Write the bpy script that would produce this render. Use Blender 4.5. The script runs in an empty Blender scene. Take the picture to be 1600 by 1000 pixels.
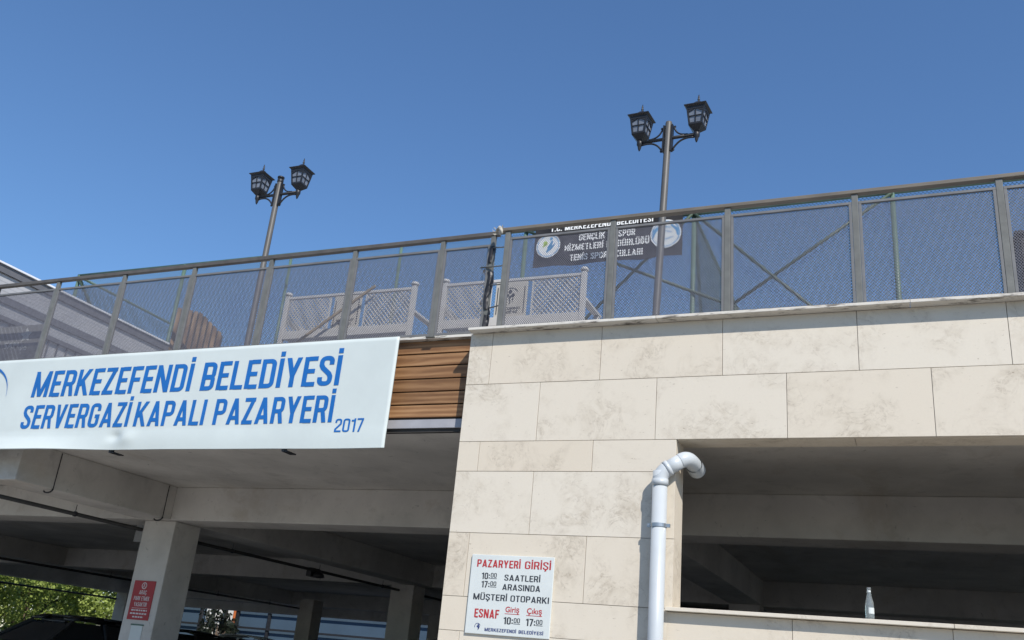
import bpy, bmesh, math, random
from mathutils import Vector, Matrix, Euler
random.seed(7)
D2R = math.radians
S = bpy.context.scene
COL = S.collection

# ---------------------------------------------------------------- camera
CAM_P = (0.0, 0.0, 1.6)
PITCH, ROLL, YAW, FPX = 0.365949388, 0.0952225862, -0.426869928, 1438.48742
cp, sp, cr, sr, cy, sy = (math.cos(PITCH), math.sin(PITCH), math.cos(ROLL), math.sin(ROLL), math.cos(YAW), math.sin(YAW))
F = Vector((sy*cp, cy*cp, sp)); R0 = Vector((cy, -sy, 0)); U0 = R0.cross(F)
RV = cr*R0 + sr*U0; UV = -sr*R0 + cr*U0
cam = bpy.data.cameras.new('camera'); camo = bpy.data.objects.new('camera', cam); COL.objects.link(camo)
M = Matrix((RV, UV, -F)).transposed().to_4x4(); M.translation = Vector(CAM_P)
camo.matrix_world = M
cam.sensor_width = 36.0; cam.lens = FPX*36/1600; cam.clip_start = .05; cam.clip_end = 2000
S.camera = camo

# ---------------------------------------------------------------- light
SUN = Vector((0.93, -1.0, 1.27)).normalized()
w = bpy.data.worlds.new('World'); S.world = w; w.use_nodes = True
nt = w.node_tree; bg = nt.nodes['Background']
sky = nt.nodes.new('ShaderNodeTexSky'); sky.sky_type = 'NISHITA'; sky.sun_disc = False
sky.sun_elevation = math.asin(SUN.z); sky.sun_rotation = math.atan2(SUN.x, SUN.y)
sky.altitude = 300; sky.air_density = 1.35; sky.dust_density = 0.2; sky.ozone_density = 10.0
nt.links.new(sky.outputs[0], bg.inputs[0]); bg.inputs[1].default_value = 0.113
sl = bpy.data.lights.new('sun', 'SUN'); sl.energy = 4.2; sl.angle = D2R(.53); sl.color = (1, .95, .88)
slo = bpy.data.objects.new('sun', sl); COL.objects.link(slo); slo.rotation_euler = (-SUN).to_track_quat('-Z', 'Y').to_euler()
slo.location = (20, -20, 30)
S.view_settings.view_transform = 'Standard'; S.view_settings.look = 'None'
S.view_settings.exposure = 0.35; S.view_settings.gamma = 1.0
S.render.engine = 'CYCLES'
S.cycles.max_bounces = 10; S.cycles.diffuse_bounces = 5; S.cycles.transparent_max_bounces = 16

# ---------------------------------------------------------------- materials
def mat(name, col, rough=.6, metal=0.0, var=.12, scale=6.0, bump=0.0, bscale=40.0, stretch=(1, 1, 1), col2=None, spec=.4):
    m = bpy.data.materials.new(name); m.use_nodes = True
    t = m.node_tree; N = t.nodes; L = t.links; b = N['Principled BSDF']
    b.inputs['Roughness'].default_value = rough; b.inputs['Metallic'].default_value = metal
    b.inputs['Specular IOR Level'].default_value = spec
    tc = N.new('ShaderNodeTexCoord'); mp = N.new('ShaderNodeMapping'); mp.inputs['Scale'].default_value = stretch
    L.new(tc.outputs['Object'], mp.inputs['Vector'])
    n = N.new('ShaderNodeTexNoise'); n.inputs['Scale'].default_value = scale; n.inputs['Detail'].default_value = 8; n.inputs['Roughness'].default_value = .62
    L.new(mp.outputs[0], n.inputs['Vector'])
    r = N.new('ShaderNodeValToRGB'); r.color_ramp.elements[0].position = .3; r.color_ramp.elements[1].position = .7
    c2 = col2 or tuple(c*(1-var*2) for c in col)
    r.color_ramp.elements[0].color = (*c2, 1); r.color_ramp.elements[1].color = (*[min(1, c*(1+var*.5)) for c in col], 1)
    L.new(n.outputs[0], r.inputs[0]); L.new(r.outputs[0], b.inputs['Base Color'])
    if bump:
        n2 = N.new('ShaderNodeTexNoise'); n2.inputs['Scale'].default_value = bscale; n2.inputs['Detail'].default_value = 6
        L.new(mp.outputs[0], n2.inputs['Vector'])
        bp = N.new('ShaderNodeBump'); bp.inputs['Strength'].default_value = bump; bp.inputs['Distance'].default_value = .01
        L.new(n2.outputs[0], bp.inputs['Height']); L.new(bp.outputs[0], b.inputs['Normal'])
    m['ramp'] = r.name
    return m

def concrete(name, col, amt=1.0):
    m = mat(name, col, .88, var=.13, scale=.8, bump=.2, bscale=14)
    t = m.node_tree; N = t.nodes; L = t.links; b = N['Principled BSDF']
    src = b.inputs['Base Color'].links[0].from_socket
    tc = N.new('ShaderNodeTexCoord')
    def lay(src, scale, det, p0, p1, fac, colr, st=(1, 1, 1)):
        mp = N.new('ShaderNodeMapping'); mp.inputs['Scale'].default_value = st; L.new(tc.outputs['Object'], mp.inputs[0])
        n = N.new('ShaderNodeTexNoise'); n.inputs['Scale'].default_value = scale; n.inputs['Detail'].default_value = det; n.inputs['Roughness'].default_value = .68; n.inputs['Distortion'].default_value = .6
        L.new(mp.outputs[0], n.inputs['Vector'])
        r = N.new('ShaderNodeMapRange'); r.inputs[1].default_value = p0; r.inputs[2].default_value = p1; r.inputs[4].default_value = fac*amt; L.new(n.outputs[0], r.inputs[0])
        x = N.new('ShaderNodeMix'); x.data_type = 'RGBA'; L.new(r.outputs[0], x.inputs[0]); L.new(src, x.inputs[6]); x.inputs[7].default_value = (*colr, 1)
        return x.outputs[2]
    c = lay(src, 2.6, 9, .54, .72, .55, tuple(x*.55 for x in col))
    c = lay(c, 1.1, 7, .56, .66, .35, tuple(x*k for x, k in zip(col, (.62, .55, .46))), (1, .35, 1))
    c = lay(c, 9, 5, .64, .70, .6, tuple(x*.4 for x in col))
    L.new(c, b.inputs['Base Color'])
    return m
def travertine(name, base, vein, dark, amount=1.0):
    m = bpy.data.materials.new(name); m.use_nodes = True
    t = m.node_tree; N = t.nodes; L = t.links; b = N['Principled BSDF']
    b.inputs['Roughness'].default_value = .62; b.inputs['Specular IOR Level'].default_value = .25
    tc = N.new('ShaderNodeTexCoord'); at = N.new('ShaderNodeAttribute'); at.attribute_name = 'rnd'
    off = N.new('ShaderNodeVectorMath'); off.operation = 'MULTIPLY_ADD'
    cb = N.new('ShaderNodeCombineXYZ')
    for i in range(3): L.new(at.outputs['Fac'], cb.inputs[i])
    L.new(cb.outputs[0], off.inputs[0]); off.inputs[1].default_value = (37, 17, 53); L.new(tc.outputs['Object'], off.inputs[2])
    def noise(sc, det, dist=0.0, rough=.6):
        n = N.new('ShaderNodeTexNoise'); n.inputs['Scale'].default_value = sc; n.inputs['Detail'].default_value = det
        n.inputs['Distortion'].default_value = dist; n.inputs['Roughness'].default_value = rough
        L.new(off.outputs[0], n.inputs['Vector']); return n
    def ramp(src, p0, p1, a=0.0, z=1.0):
        r = N.new('ShaderNodeMapRange'); r.inputs[1].default_value = p0; r.inputs[2].default_value = p1
        r.inputs[3].default_value = a; r.inputs[4].default_value = z; L.new(src, r.inputs[0]); return r.outputs[0]
    def mix(f, a, c, blend='MIX'):
        x = N.new('ShaderNodeMix'); x.data_type = 'RGBA'; x.blend_type = blend
        if hasattr(f, 'is_linked'): L.new(f, x.inputs[0])
        else: x.inputs[0].default_value = f
        for s, i in ((a, 6), (c, 7)):
            if hasattr(s, 'is_linked'): L.new(s, x.inputs[i])
            else: x.inputs[i].default_value = (*s, 1)
        return x.outputs[2]
    def mul(a, c):
        x = N.new('ShaderNodeMath'); x.operation = 'MULTIPLY'; L.new(a, x.inputs[0])
        if hasattr(c, 'is_linked'): L.new(c, x.inputs[1])
        else: x.inputs[1].default_value = c
        return x.outputs[0]
    big = noise(1.7, 3, .4); mid = noise(5.5, 9, 1.6, .68); fine = noise(26, 8, .8, .7); vn = noise(3.2, 6, 2.2)
    patch = ramp(big.outputs[0], .47, .66)
    veins = N.new('ShaderNodeMath'); veins.operation = 'ABSOLUTE'
    sb = N.new('ShaderNodeMath'); sb.operation = 'SUBTRACT'; L.new(vn.outputs[0], sb.inputs[0]); sb.inputs[1].default_value = .5
    L.new(sb.outputs[0], veins.inputs[0])
    vmask = mul(mul(ramp(veins.outputs[0], .05, 0.0), patch), ramp(fine.outputs[0], .4, .62))
    tone = mix(mul(at.outputs['Fac'], .7), base, tuple(x*y for x, y in zip(base, (.94, .895, .84))))
    c = mix(mul(mul(ramp(mid.outputs[0], .40, .68), patch), .8*amount), tone, vein)
    c = mix(mul(vmask, .60*amount), c, dark)
    c = mix(mul(mul(ramp(fine.outputs[0], .60, .72), ramp(mid.outputs[0], .52, .66)), .5*amount), c, tuple(min(1, x*1.13) for x in base))
    c = mix(ramp(noise(60, 4).outputs[0], .3, .7, 0, .10), c, tuple(x*.72 for x in base))
    mpp = N.new('ShaderNodeMapping'); mpp.inputs['Scale'].default_value = (1, 1, 2.6); L.new(off.outputs[0], mpp.inputs[0])
    pit = N.new('ShaderNodeTexNoise'); pit.inputs['Scale'].default_value = 21; pit.inputs['Detail'].default_value = 4; pit.inputs['Roughness'].default_value = .6; L.new(mpp.outputs[0], pit.inputs['Vector'])
    c = mix(mul(ramp(pit.outputs[0], .66, .71), ramp(mid.outputs[0], .48, .62, .25, .8)), c, dark)
    L.new(c, b.inputs['Base Color'])
    bp = N.new('ShaderNodeBump'); bp.inputs['Strength'].default_value = .18; bp.inputs['Distance'].default_value = .004
    L.new(fine.outputs[0], bp.inputs['Height']); L.new(bp.outputs[0], b.inputs['Normal'])
    return m

STONE = travertine('travertine', (.625, .57, .478), (.46, .40, .315), (.27, .22, .165))
def coping_mat():
    m = travertine('marble_coping', (.62, .595, .54), (.5, .46, .4), (.3, .26, .21))
    t = m.node_tree; N = t.nodes; L = t.links; b = N['Principled BSDF']
    src = b.inputs['Base Color'].links[0].from_socket
    tc = N.new('ShaderNodeTexCoord'); mp = N.new('ShaderNodeMapping'); mp.inputs['Scale'].default_value = (3.5, 9, 22)
    L.new(tc.outputs['Object'], mp.inputs[0])
    n = N.new('ShaderNodeTexNoise'); n.inputs['Scale'].default_value = 1.3; n.inputs['Detail'].default_value = 9; n.inputs['Roughness'].default_value = .7
    L.new(mp.outputs[0], n.inputs['Vector'])
    r = N.new('ShaderNodeMapRange'); r.inputs[1].default_value = .53; r.inputs[2].default_value = .62; r.inputs[4].default_value = .85; L.new(n.outputs[0], r.inputs[0])
    x = N.new('ShaderNodeMix'); x.data_type = 'RGBA'; L.new(r.outputs[0], x.inputs[0]); L.new(src, x.inputs[6]); x.inputs[7].default_value = (.11, .095, .08, 1)
    L.new(x.outputs[2], b.inputs['Base Color'])
    return m
COPE = coping_mat()

def wood_mat(name, c0, c1, c2, sc=(.9, 6, 8)):
    m = bpy.data.materials.new(name); m.use_nodes = True
    t = m.node_tree; N = t.nodes; L = t.links; b = N['Principled BSDF']
    b.inputs['Roughness'].default_value = .55; b.inputs['Specular IOR Level'].default_value = .3
    tc = N.new('ShaderNodeTexCoord'); at = N.new('ShaderNodeAttribute'); at.attribute_name = 'rnd'
    cb = N.new('ShaderNodeCombineXYZ')
    for i in range(3): L.new(at.outputs['Fac'], cb.inputs[i])
    off = N.new('ShaderNodeVectorMath'); off.operation = 'MULTIPLY_ADD'; L.new(cb.outputs[0], off.inputs[0]); off.inputs[1].default_value = (41, 23, 7); L.new(tc.outputs['Object'], off.inputs[2])
    mp = N.new('ShaderNodeMapping'); mp.inputs['Scale'].default_value = sc; L.new(off.outputs[0], mp.inputs[0])
    n = N.new('ShaderNodeTexNoise'); n.inputs['Scale'].default_value = 1.5; n.inputs['Detail'].default_value = 8; n.inputs['Distortion'].default_value = .9; n.inputs['Roughness'].default_value = .6
    L.new(mp.outputs[0], n.inputs['Vector'])
    wv = N.new('ShaderNodeTexWave'); wv.wave_type = 'BANDS'; wv.bands_direction = 'Z'; wv.inputs['Scale'].default_value = .55; wv.inputs['Distortion'].default_value = 9; wv.inputs['Detail'].default_value = 3; wv.inputs['Detail Scale'].default_value = .8
    L.new(mp.outputs[0], wv.inputs['Vector'])
    r = N.new('ShaderNodeValToRGB'); e = r.color_ramp.elements
    e[0].position = .28; e[0].color = (*c0, 1); e[1].position = .74; e[1].color = (*c2, 1)
    k = e.new(.52); k.color = (*c1, 1)
    mx = N.new('ShaderNodeMath'); mx.operation = 'MULTIPLY_ADD'; L.new(wv.outputs['Fac'], mx.inputs[0]); mx.inputs[1].default_value = .32; L.new(n.outputs[0], mx.inputs[2])
    m2 = N.new('ShaderNodeMath'); m2.operation = 'SUBTRACT'; L.new(mx.outputs[0], m2.inputs[0]); m2.inputs[1].default_value = .16
    L.new(m2.outputs[0], r.inputs[0])
    hsv = N.new('ShaderNodeHueSaturation'); L.new(r.outputs[0], hsv.inputs['Color'])
    mr = N.new('ShaderNodeMapRange'); mr.inputs[3].default_value = .78; mr.inputs[4].default_value = 1.18; L.new(at.outputs['Fac'], mr.inputs[0]); L.new(mr.outputs[0], hsv.inputs['Value'])
    L.new(hsv.outputs[0], b.inputs['Base Color'])
    bp = N.new('ShaderNodeBump'); bp.inputs['Strength'].default_value = .25; bp.inputs['Distance'].default_value = .004; L.new(n.outputs[0], bp.inputs['Height']); L.new(bp.outputs[0], b.inputs['Normal'])
    return m
WOOD = wood_mat('varnished_board', (.17, .084, .038), (.245, .128, .058), (.33, .185, .09))
BINWOOD = wood_mat('bin_slat_wood', (.10, .06, .033), (.17, .108, .06), (.27, .18, .10), (8, 8, 1.2))

CONC = concrete('painted_concrete', (.60, .57, .52))
CONC_D = concrete('bare_concrete', (.58, .56, .53))
GROUND = mat('bounce_ground', (.25, .24, .225), .9, var=.2, scale=3, bump=.5, bscale=90)  # unseen ground, colour paled to bounce light up into the parking storey
PAVE = mat('pavement_concrete', (.42, .40, .37), .9, var=.15, scale=2, bump=.3, bscale=30)
FLOOR = mat('parking_floor', (.22, .215, .205), .7, var=.18, scale=.8, bump=.1)
DARKGAP = mat('shadow_gap_backing', (.05, .047, .043), .9)
RAIL = mat('grey_brown_rail_paint', (.165, .142, .112), .5, var=.18, scale=7, bump=.05, stretch=(.4, 1, 3)); RAIL2 = mat('dark_grey_rail_paint', (.10, .09, .08), .5, var=.16, scale=9, bump=.05)
POSTM = mat('grey_green_post_paint', (.15, .152, .14), .5, var=.14, scale=7, bump=.05)
FRAME = mat('grey_frame_paint', (.16, .16, .16), .5, var=.12, scale=7)
MESHM = mat('expanded_metal_grey', (.138, .136, .162), .55, var=.15, scale=15)
STRIP = mat('grey_metal_strip', (.34, .34, .36), .45, var=.08, scale=5)
BLACKM = mat('dark_iron', (.022, .023, .027), .45, var=.2, scale=12)
POLEM = mat('weathered_pole_paint', (.105, .103, .098), .5, var=.22, scale=5, stretch=(1, 1, .25), col2=(.065, .058, .05))
GLASSP = mat('frosted_lamp_glass', (.20, .22, .26), .18, var=.2, scale=6, spec=.6)
WHITEP = mat('white_bench_paint', (.53, .52, .50), .45, var=.05, scale=5)
CREAM = mat('cream_bench_panel', (.50, .475, .42), .6, var=.06, scale=6)
SIGNW = mat('white_sign_sheet', (.545, .595, .575), .38, var=.035, scale=1.6, spec=.35)
SIGNB = mat('blue_letter_film', (.012, .125, .40), .4, var=.06, scale=4)
SMALLW = mat('white_notice_sheet', (.58, .61, .59), .4, var=.03, scale=4)
REDL = mat('red_letter_film', (.42, .03, .035), .45, var=.08, scale=6)
DARKL = mat('charcoal_letter_film', (.035, .04, .05), .5)
NAVYL = mat('navy_letter_film', (.03, .05, .17), .5)
REDS = mat('red_notice_sheet', (.36, .035, .04), .5, var=.05, scale=5)
PALEL = mat('pale_letter_film', (.62, .58, .57), .5, var=.03)
PIPEW = mat('white_plastic_pipe', (.47, .50, .515), .35, var=.04, scale=3, spec=.4)
ZINC = mat('zinc_clamp', (.42, .44, .46), .35, metal=.8, var=.1)
PIPEG = mat('grey_service_pipe', (.22, .215, .21), .6, var=.1)
PIPED = mat('black_service_pipe', (.035, .034, .033), .5, var=.2)
GREENM = mat('green_fence_paint', (.10, .165, .125), .5, var=.16, scale=8)
GREEND = mat('dark_green_brace_paint', (.055, .085, .058), .5, var=.2, scale=8); GREENW = mat('green_wire', (.075, .12, .10), .5, var=.1)
BANB = mat('black_banner_cloth', (.014, .013, .015), .7, var=.12, scale=4, bump=.2, bscale=6)
BANW = mat('white_banner_print', (.78, .78, .76), .6, var=.02)
BLUEP = mat('sky_blue_print', (.07, .30, .58), .6); LIMEP = mat('lime_print', (.42, .60, .08), .6)
HALLW = mat('light_grey_cladding', (.43, .43, .44), .55, var=.06, scale=3)
HALLD = mat('dark_grey_fascia', (.135, .135, .145), .5, var=.08, scale=5)
HALLF = mat('white_flashing', (.75, .76, .78), .4, var=.03)
GREYB = mat('grey_print_board', (.21, .215, .215), .6, var=.06)
GREYP = mat('pale_grey_print', (.36, .37, .37), .6)
BINDK = mat('dark_bin_side', (.035, .029, .025), .7, var=.15)
PLAST = mat('black_torn_plastic', (.02, .02, .024), .45, var=.2, scale=20, bump=.4, bscale=30)
TAPE = mat('white_torn_tape', (.50, .47, .40), .6, var=.25, scale=30, bump=.5, bscale=60)
STICK = mat('bare_wood_stick', (.34, .27, .17), .7, var=.15, scale=8)
BARK = mat('bark', (.12, .085, .06), .9, var=.25, scale=9, bump=.6, bscale=20)
BLUEWALL = mat('blue_grey_wall', (.05, .085, .125), .8, var=.08, scale=.7)
WHITEWALL = mat('white_garden_wall', (.68, .68, .66), .8, var=.06, scale=.8)
TYRE = mat('tyre_rubber', (.02, .02, .02), .8); CHROME = mat('wheel_rim_metal', (.5, .5, .52), .3, metal=.8)
CARD = mat('dark_car_paint', (.03, .032, .036), .25, var=.05, spec=.6); CARW = mat('white_car_paint', (.66, .67, .68), .3, var=.03)
CARG = mat('car_window_glass', (.02, .024, .028), .08, spec=.7)
LAMPR_ = mat('red_lamp_lens', (.3, .02, .02), .3)
ORANGE = mat('orange_cloth', (.62, .17, .05), .7)

def leaf_mat(name, a, b_):
    m = bpy.data.materials.new(name); m.use_nodes = True
    t = m.node_tree; N = t.nodes; L = t.links; b = N['Principled BSDF']; out = N['Material Output']
    b.inputs['Roughness'].default_value = .5
    at = N.new('ShaderNodeAttribute'); at.attribute_name = 'rnd'
    r = N.new('ShaderNodeValToRGB'); r.color_ramp.elements[0].color = (*a, 1); r.color_ramp.elements[1].color = (*b_, 1)
    L.new(at.outputs['Fac'], r.inputs[0]); L.new(r.outputs[0], b.inputs['Base Color'])
    tr = N.new('ShaderNodeBsdfTranslucent'); L.new(r.outputs[0], tr.inputs[0])
    mx = N.new('ShaderNodeMixShader'); mx.inputs[0].default_value = .4; L.new(b.outputs[0], mx.inputs[1]); L.new(tr.outputs[0], mx.inputs[2])
    L.new(mx.outputs[0], out.inputs['Surface'])
    return m
LEAF = leaf_mat('sunny_leaf', (.15, .21, .04), (.44, .52, .13)); LEAF2 = leaf_mat('deep_leaf', (.03, .06, .018), (.10, .16, .04)); LEAF3 = leaf_mat('blackish_leaf', (.008, .012, .008), (.03, .04, .02))

def glass_mat():
    m = bpy.data.materials.new('clear_bottle_glass'); m.use_nodes = True; b = m.node_tree.nodes['Principled BSDF']
    N = m.node_tree.nodes; n = N.new('ShaderNodeTexNoise'); n.inputs['Scale'].default_value = 30
    r = N.new('ShaderNodeMapRange'); r.inputs[3].default_value = .05; r.inputs[4].default_value = .25
    m.node_tree.links.new(n.outputs[0], r.inputs[0]); m.node_tree.links.new(r.outputs[0], b.inputs['Roughness'])
    b.inputs['Base Color'].default_value = (.86, .93, .92, 1); b.inputs['Transmission Weight'].default_value = .86; b.inputs['IOR'].default_value = 1.45
    return m
BGLASS = glass_mat()

# ---------------------------------------------------------------- mesh helpers
class MB:
    def __init__(s): s.v = []; s.f = []; s.sm = []; s.rn = []; s.cur = 0.0
    def quad(s, pts, smooth=False):
        i = len(s.v); s.v += [tuple(p) for p in pts]; s.f.append(tuple(range(i, i+len(pts)))); s.sm.append(smooth); s.rn.append(s.cur)
    def box(s, x0, x1, y0, y1, z0, z1):
        P = [(x, y, z) for z in (z0, z1) for y in (y0, y1) for x in (x0, x1)]
        i = len(s.v); s.v += P
        for q in ((0, 2, 3, 1), (4, 5, 7, 6), (0, 1, 5, 4), (1, 3, 7, 5), (3, 2, 6, 7), (2, 0, 4, 6)):
            s.f.append(tuple(i+k for k in q)); s.sm.append(False); s.rn.append(s.cur)
        return s
    def bar(s, a, b, wd, hd, up=(0, 0, 1)):
        a = Vector(a); b = Vector(b); d = (b-a).normalized(); u = Vector(up)
        if abs(d.dot(u)) > .98: u = Vector((0, 1, 0))
        x = d.cross(u).normalized(); y = x.cross(d)
        i = len(s.v)
        for p in (a, b):
            for q in ((-1, -1), (1, -1), (1, 1), (-1, 1)): s.v.append(tuple(p + x*q[0]*wd/2 + y*q[1]*hd/2))
        for q in ((3, 2, 1, 0), (4, 5, 6, 7), (0, 1, 5, 4), (1, 2, 6, 5), (2, 3, 7, 6), (3, 0, 4, 7)):
            s.f.append(tuple(i+k for k in q)); s.sm.append(False); s.rn.append(s.cur)
        return s
    def tube(s, pts, r, n=10, cap=True):
        pts = [Vector(p) for p in pts]; rs = r if isinstance(r, (list, tuple)) else [r]*len(pts)
        i0 = len(s.v); prev = None
        for k, p in enumerate(pts):
            d = (pts[min(k+1, len(pts)-1)] - pts[max(k-1, 0)]).normalized()
            if prev is None:
                u = Vector((0, 0, 1)) if abs(d.z) < .9 else Vector((1, 0, 0))
                x = d.cross(u).normalized()
            else: x = (prev - d*prev.dot(d)).normalized()
            prev = x; y = d.cross(x)
            for j in range(n):
                a = 2*math.pi*j/n; s.v.append(tuple(p + (x*math.cos(a) + y*math.sin(a))*rs[k]))
        for k in range(len(pts)-1):
            for j in range(n):
                a = i0+k*n+j; b = i0+k*n+(j+1) % n
                s.f.append((a, b, b+n, a+n)); s.sm.append(n > 5); s.rn.append(s.cur)
        if cap:
            s.f.append(tuple(i0+j for j in reversed(range(n)))); s.f.append(tuple(i0+(len(pts)-1)*n+j for j in range(n)))
            s.sm += [False, False]; s.rn += [s.cur]*2
        return s
    def lathe(s, prof, c=(0, 0, 0), n=20):
        i0 = len(s.v); c = Vector(c)
        for r, z in prof:
            for j in range(n):
                a = 2*math.pi*j/n; s.v.append((c.x+r*math.cos(a), c.y+r*math.sin(a), c.z+z))
        for k in range(len(prof)-1):
            for j in range(n):
                a = i0+k*n+j; b = i0+k*n+(j+1) % n
                s.f.append((a, b, b+n, a+n)); s.sm.append(True); s.rn.append(s.cur)
        s.f.append(tuple(i0+j for j in reversed(range(n)))); s.f.append(tuple(i0+(len(prof)-1)*n+j for j in range(n)))
        s.sm += [False, False]; s.rn += [s.cur]*2
        return s
    def frustum(s, h0, z0, h1, z1, c=(0, 0)):
        i = len(s.v)
        for h, z in ((h0, z0), (h1, z1)):
            for q in ((-1, -1), (1, -1), (1, 1), (-1, 1)): s.v.append((c[0]+q[0]*h, c[1]+q[1]*h, z))
        for q in ((3, 2, 1, 0), (4, 5, 6, 7), (0, 1, 5, 4), (1, 2, 6, 5), (2, 3, 7, 6), (3, 0, 4, 7)):
            s.f.append(tuple(i+k for k in q)); s.sm.append(False); s.rn.append(s.cur)
        return s
    def prism(s, poly, y0, y1):      # poly in (x,z), extruded along y
        n = len(poly); i = len(s.v)
        s.v += [(p[0], y0, p[1]) for p in poly] + [(p[0], y1, p[1]) for p in poly]
        s.f.append(tuple(range(i, i+n))); s.f.append(tuple(range(i+2*n-1, i+n-1, -1)))
        s.sm += [False]*2; s.rn += [s.cur]*2
        for k in range(n):
            j = (k+1) % n; s.f.append((i+j, i+k, i+n+k, i+n+j)); s.sm.append(False); s.rn.append(s.cur)
        return s
    def build(s, name, m, parent=None, bevel=0.0, loc=None, label=None, fix=True):
        me = bpy.data.meshes.new(name); me.from_pydata(s.v, [], s.f); me.materials.append(m)
        me.polygons.foreach_set('use_smooth', s.sm)
        at = me.attributes.new('rnd', 'FLOAT', 'FACE'); at.data.foreach_set('value', s.rn)
        if fix:
            bm = bmesh.new(); bm.from_mesh(me); bmesh.ops.recalc_face_normals(bm, faces=bm.faces); bm.to_mesh(me); bm.free()
        me.update()
        o = bpy.data.objects.new(name, me); COL.objects.link(o)
        if parent: o.parent = parent
        if loc: o.location = loc
        if bevel:
            b = o.modifiers.new('bevel', 'BEVEL'); b.width = bevel; b.segments = 2; b.limit_method = 'ANGLE'; b.angle_limit = D2R(50)
        if label: o['label'] = label
        return o

def thing(name, label, cat, loc=(0, 0, 0), rz=0.0, group=None):
    o = bpy.data.objects.new(name, None); COL.objects.link(o); o.location = loc; o.rotation_euler = (0, 0, rz); o.empty_display_size = .2
    o['label'] = label; o['category'] = cat
    if group: o['group'] = group
    return o
def tag(o, label, cat, group=None):
    o['label'] = label; o['category'] = cat
    if group: o['group'] = group
    return o
def struct(o): o['kind'] = 'structure'; return o
def copy_tree(o, parent=None):
    c = o.copy(); COL.objects.link(c)
    if parent: c.parent = parent
    for ch in list(o.children): copy_tree(ch, c)
    return c

# ---- lettering: text of the built-in font turned into flat mesh in the XZ plane facing -Y
def text_geo(body, bold=0.0):
    cu = bpy.data.curves.new('t', 'FONT'); cu.body = body; cu.size = 1.0; cu.offset = bold; cu.resolution_u = 4
    o = bpy.data.objects.new('t', cu); COL.objects.link(o)
    bpy.context.view_layer.update()
    me = o.to_mesh(); V = [(v.co.x, v.co.y) for v in me.vertices]; Fc = [tuple(p.vertices) for p in me.polygons]
    o.to_mesh_clear(); bpy.data.objects.remove(o); bpy.data.curves.remove(cu)
    return V, Fc
_cap = {}
def add_text(mb, body, x0, x1, z, cap, y, bold=.012, shear=0.0):
    V, Fc = text_geo(body, bold)
    if bold not in _cap:
        hv = text_geo('H', bold)[0]; _cap[bold] = (min(p[1] for p in hv), max(p[1] for p in hv))
    b0, b1 = _cap[bold]
    a0 = min(p[0] for p in V); a1 = max(p[0] for p in V); sx = (x1-x0)/(a1-a0); sz = cap/(b1-b0)
    i = len(mb.v)
    for p in V:
        zz = (p[1]-b0)*sz; mb.v.append((x0+(p[0]-a0)*sx + shear*zz, y, z+zz))
    for f in Fc: mb.f.append(tuple(i+k for k in f)); mb.sm.append(False); mb.rn.append(0.0)

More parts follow.
